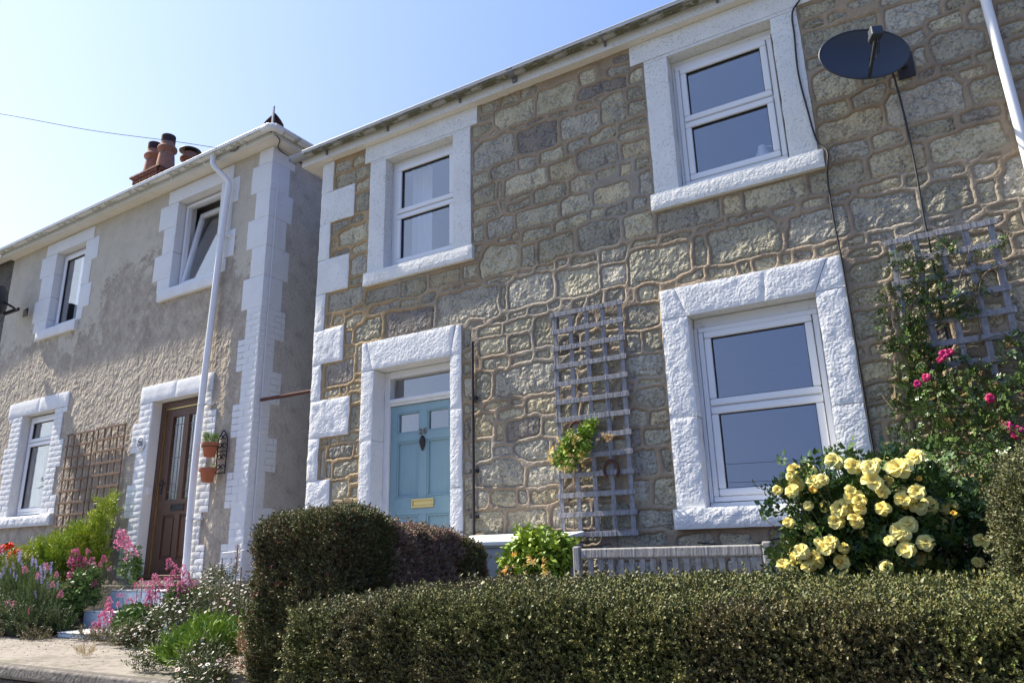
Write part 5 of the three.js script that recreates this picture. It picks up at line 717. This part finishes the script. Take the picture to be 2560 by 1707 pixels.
// poppies
[[-10.67, 1.838, .72, .125, 'largest orange poppy in the bed at the left edge'], [-10.84, 1.786, .72, .105, 'orange poppy left of the largest poppy'], [-10.42, 1.753, .74, .115, 'orange poppy right of the largest poppy']].forEach(([x, y, z, r, l], i) => {
  const t = thing('poppy', l, 'poppy', 'orange poppies'); t.position.set(x, y, z);
  const b = part(t, 'petals', bloomGeo(20 + i, 1.15, [.78, .10, .015], [.72, .07, .012], [.1, .02, .02]), M.petal); b.scale.setScalar(r * .7); b.position.y = -.03; b.quaternion.copy(aim(V3(.1 - i * .15, 1, .45), i));
  part(t, 'seed_head', lathe([[0, -.01], [.014, 0], [.018, .02], [.02, .024], [0, .028]], 0, 0, .01, 10), M.black); part(t, 'stem', tube([[0, -.55, -.05], [.02, -.3, -.02], [0, -.02, 0]], .005, 5, 12), M.stem);
});
// red valerian : heads of many tiny florets
const valGeo = [1, 2, 3].map(s => { const q = rng(80 + s), a = []; for (let k = 0; k < 120; k++) { const az = q() * 6.28, v = q(), y = v * 1.3, r = (1 - .75 * v) * .62 * Math.sqrt(.35 + .65 * q()); const k2 = .75 + .5 * q(); a.push(put(leaf(.17, 1.1, .2, .2, [k2, k2, k2]), V3(Math.cos(az) * r, y, Math.sin(az) * r), V3(Math.cos(az) * .8, .5, Math.sin(az) * .8), q() * 6)); } return mergeGeometries(a); });
const valLeaf = mergeGeometries([0, 1, 2, 3, 4, 5].map(i => put(leaf(.06, .45, .12, .2, [1, 1, 1]), V3(0, .028 * Math.floor(i / 2), 0), V3(Math.cos(i * Math.PI + Math.floor(i / 2) * 1.57), .55, Math.sin(i * Math.PI + Math.floor(i / 2) * 1.57)), 0)));
function valerian(label, heads, blobs, seed, pal = [[.56, .12, .27], [.66, .27, .42]]) {
  const t = shrub('valerian', label, 'flowers', blobs, valLeaf, M.leaf, [[.06, .12, .025], [.15, .25, .06]], seed, .9, .7); t.userData.group = 'pink valerian plants'; const q = rng(seed + 1), S = [];
  heads.forEach(([x, y, z, r], i) => { const c = mixc(pal[0], pal[1], q()), k = Math.round(q() * 3); if (!M['val' + k]) { M['val' + k] = M.petal.clone(); M['val' + k].color = C(...mixc(pal[0], pal[1], k / 3)); } const h = part(t, 'flower_head', valGeo[i % 3], M['val' + k]); h.position.set(x, y - r * .6, z); h.scale.set(r * 1.7, r * 1.75, r * 1.7); h.rotation.set((q() - .5) * .5 + .2, q() * 6, (q() - .5) * .5); S.push(tube([[x + (q() - .5) * .1, y - .4, z - .05], [x + (q() - .5) * .05, y - .2, z - .02], [x, y - r * .5, z]], .0035, 4, 8)); });
  part(t, 'stems', S, M.stem);
}
valerian('pink valerian in the bed left of the painted steps', [[-9.43,1.6,0.5,0.09],[-9.35,1.52,0.5,0.077],[-9.34,1.32,0.5,0.109],[-9.28,1.25,0.5,0.077],[-9.16,1.71,0.5,0.031],[-8.83,1.61,0.5,0.037],[-9.22,1.6,0.5,0.035],[-9.09,1.57,0.5,0.05],[-8.96,1.33,0.5,0.035],[-9.19,1.47,0.5,0.032],[-8.49,1.8,0.5,0.095],[-8.51,1.77,0.5,0.071],[-8.29,1.66,0.5,0.082],[-8.9,1.55,0.5,0.025],[-8.7,1.5,0.5,0.024]], [[-9.15,1.3,.5,.28,.3,.2,230],[-9.3,1.1,.65,.3,.25,.22,220],[-8.62,1.5,.3,.12,.26,.12,100],[-9.1,.95,.8,.2,.16,.15,100]], 82);
valerian('pink valerian leaning over the painted steps from the right', [[-6.91,1.54,0.95,0.045],[-6.81,1.49,0.95,0.036],[-6.71,1.49,0.95,0.036],[-6.87,1.44,0.95,0.036],[-6.74,1.43,0.95,0.036],[-7.13,1.4,0.95,0.042],[-7.13,1.34,0.95,0.047],[-6.96,1.38,0.95,0.032],[-7.21,1.32,0.95,0.047],[-7.36,1.37,0.95,0.029],[-7.43,1.33,0.95,0.034],[-6.87,1.34,0.95,0.055],[-6.87,1.29,0.95,0.045],[-6.65,1.39,0.95,0.053],[-6.62,1.35,0.95,0.04],[-6.67,1.29,0.95,0.062],[-6.49,1.35,0.95,0.031],[-7.04,1.3,0.95,0.037],[-7.74,1.24,0.95,0.022],[-7.66,1.24,0.95,0.018],[-7.38,1.24,0.95,0.024],[-7.51,1.14,0.95,0.053],[-7.71,1.14,0.95,0.03],[-7.22,1.21,0.95,0.052],[-7.16,1.24,0.95,0.042],[-7.08,1.25,0.95,0.033],[-7.21,1.17,0.95,0.042],[-7.04,1.2,0.95,0.037],[-6.92,1.18,0.95,0.037],[-7.88,1.18,0.95,0.035],[-7.43,1.2,0.95,0.024],[-7.9,1.07,0.95,0.06],[-7.83,1.02,0.95,0.07],[-7.92,0.98,0.95,0.061],[-7.76,0.98,0.95,0.045],[-7.85,0.94,0.95,0.05],[-8.07,0.91,0.95,0.046],[-8.12,0.87,0.95,0.041],[-8.01,0.9,0.95,0.041],[-7.62,0.9,0.95,0.049],[-7.53,0.9,0.95,0.024],[-7.65,1.03,0.95,0.034],[-7.19,1.11,0.95,0.033]], [[-7.3,.98,1.0,.3,.18,.2,300],[-6.8,1.15,.85,.25,.2,.2,170],[-7.0,.92,1.15,.25,.12,.14,120]], 84);
valerian('magenta-flowered plant low in the bed at bottom left', [[-9.31,1.51,1.12,0.035],[-8.9,1.54,1.12,0.034],[-9.02,1.45,1.12,0.029],[-8.71,1.35,1.12,0.028],[-8.53,1.25,1.12,0.033],[-9.07,1.07,1.12,0.037],[-9.52,1.11,1.12,0.051],[-9.44,1.14,1.12,0.032],[-9.4,0.92,1.12,0.038],[-9.24,0.91,1.12,0.035],[-8.66,1.46,1.12,0.026]], [[-9.7,1.05,.95,.4,.2,.15,90]], 86, [[.42,.02,.16],[.5,.03,.24]]);

// Mexican daisies
const daisy = (() => { const P = [0, .002, 0], I = [], n = 12; for (let i = 0; i < n * 2; i++) { const a = i / (n * 2) * 2 * Math.PI, r = i % 2 ? 1 : .78; P.push(Math.cos(a) * r * .0135, .0015, Math.sin(a) * r * .0135); } for (let i = 1; i <= n * 2; i++) I.push(0, i % (n * 2) + 1, i); const a = colGeo(P, I, [.80, .78, .76]); const b = new THREE.ConeGeometry(.0055, .004, 8, 1); b.translate(0, .004, 0); const g = b.toNonIndexed(); g.deleteAttribute('uv'); const c = new Float32Array(g.attributes.position.count * 3); for (let i = 0; i < c.length; i += 3) { c[i] = .6; c[i + 1] = .42; c[i + 2] = .05; } g.setAttribute('color', new THREE.BufferAttribute(c, 3)); const s = colGeo([-.0008, -.05, 0, .0008, -.05, 0, 0, .001, 0], [0, 1, 2], [.15, .2, .06]); return mergeGeometries([a.toNonIndexed(), g, s.toNonIndexed()]); })();
function daisies(label, blobs, seed, n, pal, sc = 1) {
  const t = shrub('daisy_clump', label, 'flowers', blobs, fine, M.leaf, pal || [[.05, .075, .022], [.14, .17, .05], [.14, .06, .035]], seed, 1.0, .5); t.userData.group = 'white daisy clumps'; const q = rng(seed + 5), L = [];
  for (let k = 0; k < n; k++) { const b = blobs[Math.floor(q() * blobs.length)], v = V3(q() - .5, q() * .75 - .2, q() * .9 - .15).normalize(), s = .9 + .2 * q(); L.push({ p: V3(b[0] + v.x * b[3] * s, b[1] + v.y * b[4] * s + .02, b[2] + v.z * b[5] * s), d: V3((q() - .5) * .9 - .1, .75, (q() - .5) * .9 + .35), r: q() * 6, s: sc * (.75 + .5 * q()), c: q() < .12 ? [.9, .65, .7] : [1, 1, 1] }); }
  inst(t, 'flowers', daisy, M.petal, L);
}
daisies('drift of small white daisies right of the painted steps', [[-6.6, 1.0, 1.05, .36, .22, .25, 380], [-6.15, 1.12, .9, .42, .27, .3, 420], [-5.75, 1.02, 1.05, .32, .25, .28, 300], [-6.75, 1.32, .45, .25, .2, .2, 150], [-6.9, .9, 1.25, .25, .1, .13, 130]], 101, 400, null, .9);
daisies('white daisies at the foot of the hedge by the green plant', [[-4.55, .9, 2.25, .2, .14, .1, 160], [-4.35, .85, 2.42, .22, .12, .14, 160], [-4.2, 1.02, 2.0, .16, .16, .2, 130]], 103, 110, null, 1.2);
daisies('small daisy clump on the forecourt left of the green plant', [[-5.4, .86, 2.1, .14, .1, .12, 90]], 105, 40);
shrub('leafy_plant', 'bright green bushy plant at the edge of the concrete forecourt', 'plant', [[-4.95, .92, 2.12, .22, .14, .16, 120], [-4.7, .93, 2.16, .22, .15, .16, 120], [-5.15, .88, 2.1, .15, .1, .12, 60], [-4.55, .96, 2.06, .13, .12, .12, 46], [-4.95, 1.04, 2.05, .1, .07, .08, 26], [-4.7, 1.06, 2.05, .09, .06, .08, 24]], lance, M.leaf, [[.11, .21, .02], [.25, .36, .04]], 111, 1.0, 1.3);
shrub('dry_weeds', 'reddish dry weeds between the green plant and the hedge', 'weeds', [[-4.12, .95, 2.2, .14, .2, .14, 190], [-4.05, 1.15, 1.9, .12, .14, .14, 80]], fine, M.leaf, [[.30, .15, .08], [.45, .30, .18]], 112, 1, .9);
shrub('low_weeds', 'low brownish weeds along the forecourt in front of the steps', 'weeds', [[-7.5, .85, 1.15, .28, .08, .1, 150], [-7.0, .86, 1.25, .28, .09, .1, 150], [-8.1, .84, 1.05, .2, .06, .08, 60], [-9.6, .83, 1.32, .5, .05, .07, 90], [-8.75, .83, 1.22, .35, .05, .07, 70], [-5.6, .84, 1.55, .35, .05, .08, 80]], fine, M.leaf, [[.09, .08, .03], [.22, .18, .07]], 113, .8, .5);
shrub('dry_grass_tuft', 'small orange grass tuft on the forecourt', 'weeds', [[-6.7, .83, 1.85, .1, .04, .05, 40]], needle, M.leaf, [[.36, .24, .08], [.44, .32, .12]], 114, .5, 1);
shrub('pot_seedlings', 'green seedlings growing in the upper wall pot', 'plant', [[-7.55, 2.96, .14, .1, .06, .09, 60]], lance, M.leaf, [[.12, .22, .03], [.26, .36, .08]], 115, .5, .9);
shrub('pot_seedlings', 'sparse seedlings growing in the lower wall pot', 'plant', [[-7.55, 2.64, .14, .08, .03, .07, 14]], needle, M.leaf, [[.14, .24, .03], [.26, .34, .08]], 116, .45, .9);
{ // dock stems beside the hedge
  const t = thing('dock_stem', 'tall dry dock stems in front of the rendered house corner', 'weeds'), q = rng(7);
  for (const [x, h] of [[-5.95, .5], [-5.75, .62], [-5.68, .42]]) part(t, 'stem', tube([[x, .9, 1.1], [x + .01, .9 + h * .7, 1.1], [x + .03, 1.1 + h, 1.12]], .005, 5, 14), M.twig);
  const L = []; for (let k = 0; k < 60; k++) L.push({ p: V3(-5.75 + (q() - .5) * .05, 1.45 + q() * .24, 1.1 + (q() - .5) * .04), d: V3(q() - .5, .6, q() - .5), r: q() * 6, s: .35, c: [.2, .08, .06] }); inst(t, 'seeds', fine, M.leaf, L);
}
// tree across the road, mirrored in the left-hand panes
{
  const t = thing('roadside_tree', 'leafy tree across the road seen only mirrored in the left panes', 'tree'), q = rng(121), L = [], T = [bar([-23, -.1, 7.5], [-22.9, 2.4, 7.4], .16, 10, .1)];
  for (let k = 0; k < 26; k++) { const a = q() * 6.28, r = .6 + q() * 1.4, e = [-22.9 + Math.cos(a) * r, 2.6 + q() * 2.2, 7.4 + Math.sin(a) * r]; T.push(tube([[-22.92, 1.6 + q() * .8, 7.4], [(-22.9 + e[0]) / 2, (2.2 + e[1]) / 2, (7.4 + e[2]) / 2 + .1], e], .03, 5, 10)); for (let j = 0; j < 70; j++) L.push({ p: V3(e[0] + (q() - .5) * .9, e[1] + (q() - .5) * .8, e[2] + (q() - .5) * .9), d: V3(q() - .5, q() - .3, q() - .5), r: q() * 6, s: 1.6, c: mixc([.03, .06, .015], [.07, .11, .03], q()) }); }
  part(t, 'trunk', T, M.twig); inst(t, 'crown', lance, M.leaf, L);
}
{ // grit, petals and bits on the forecourt
  const q = rng(131), L = [], gsm = new THREE.IcosahedronGeometry(.008, 0); gsm.deleteAttribute('uv'); const n = gsm.attributes.position.count; gsm.setAttribute('color', new THREE.BufferAttribute(new Float32Array(n * 3).fill(1), 3));
  for (let k = 0; k < 900; k++) { const x = -9.4 + q() * 5.3, z = 1.0 + q() * 1.3 * q(); L.push({ p: V3(x, .802, z), d: V3(q() - .5, 1, q() - .5), r: q() * 6, s: .3 + .9 * q() * q(), c: q() < .12 ? [.5, .2, .3] : mixc([.14, .11, .08], [.4, .36, .3], q()) }); }
  const o = inst(scene, 'grit', gsm, M.hedgeLeaf, L); o.userData = { kind: 'stuff', label: 'grit and fallen petals scattered over the concrete forecourt', category: 'grit' };
}
console.log('p5');
renderer.render(scene, camera);
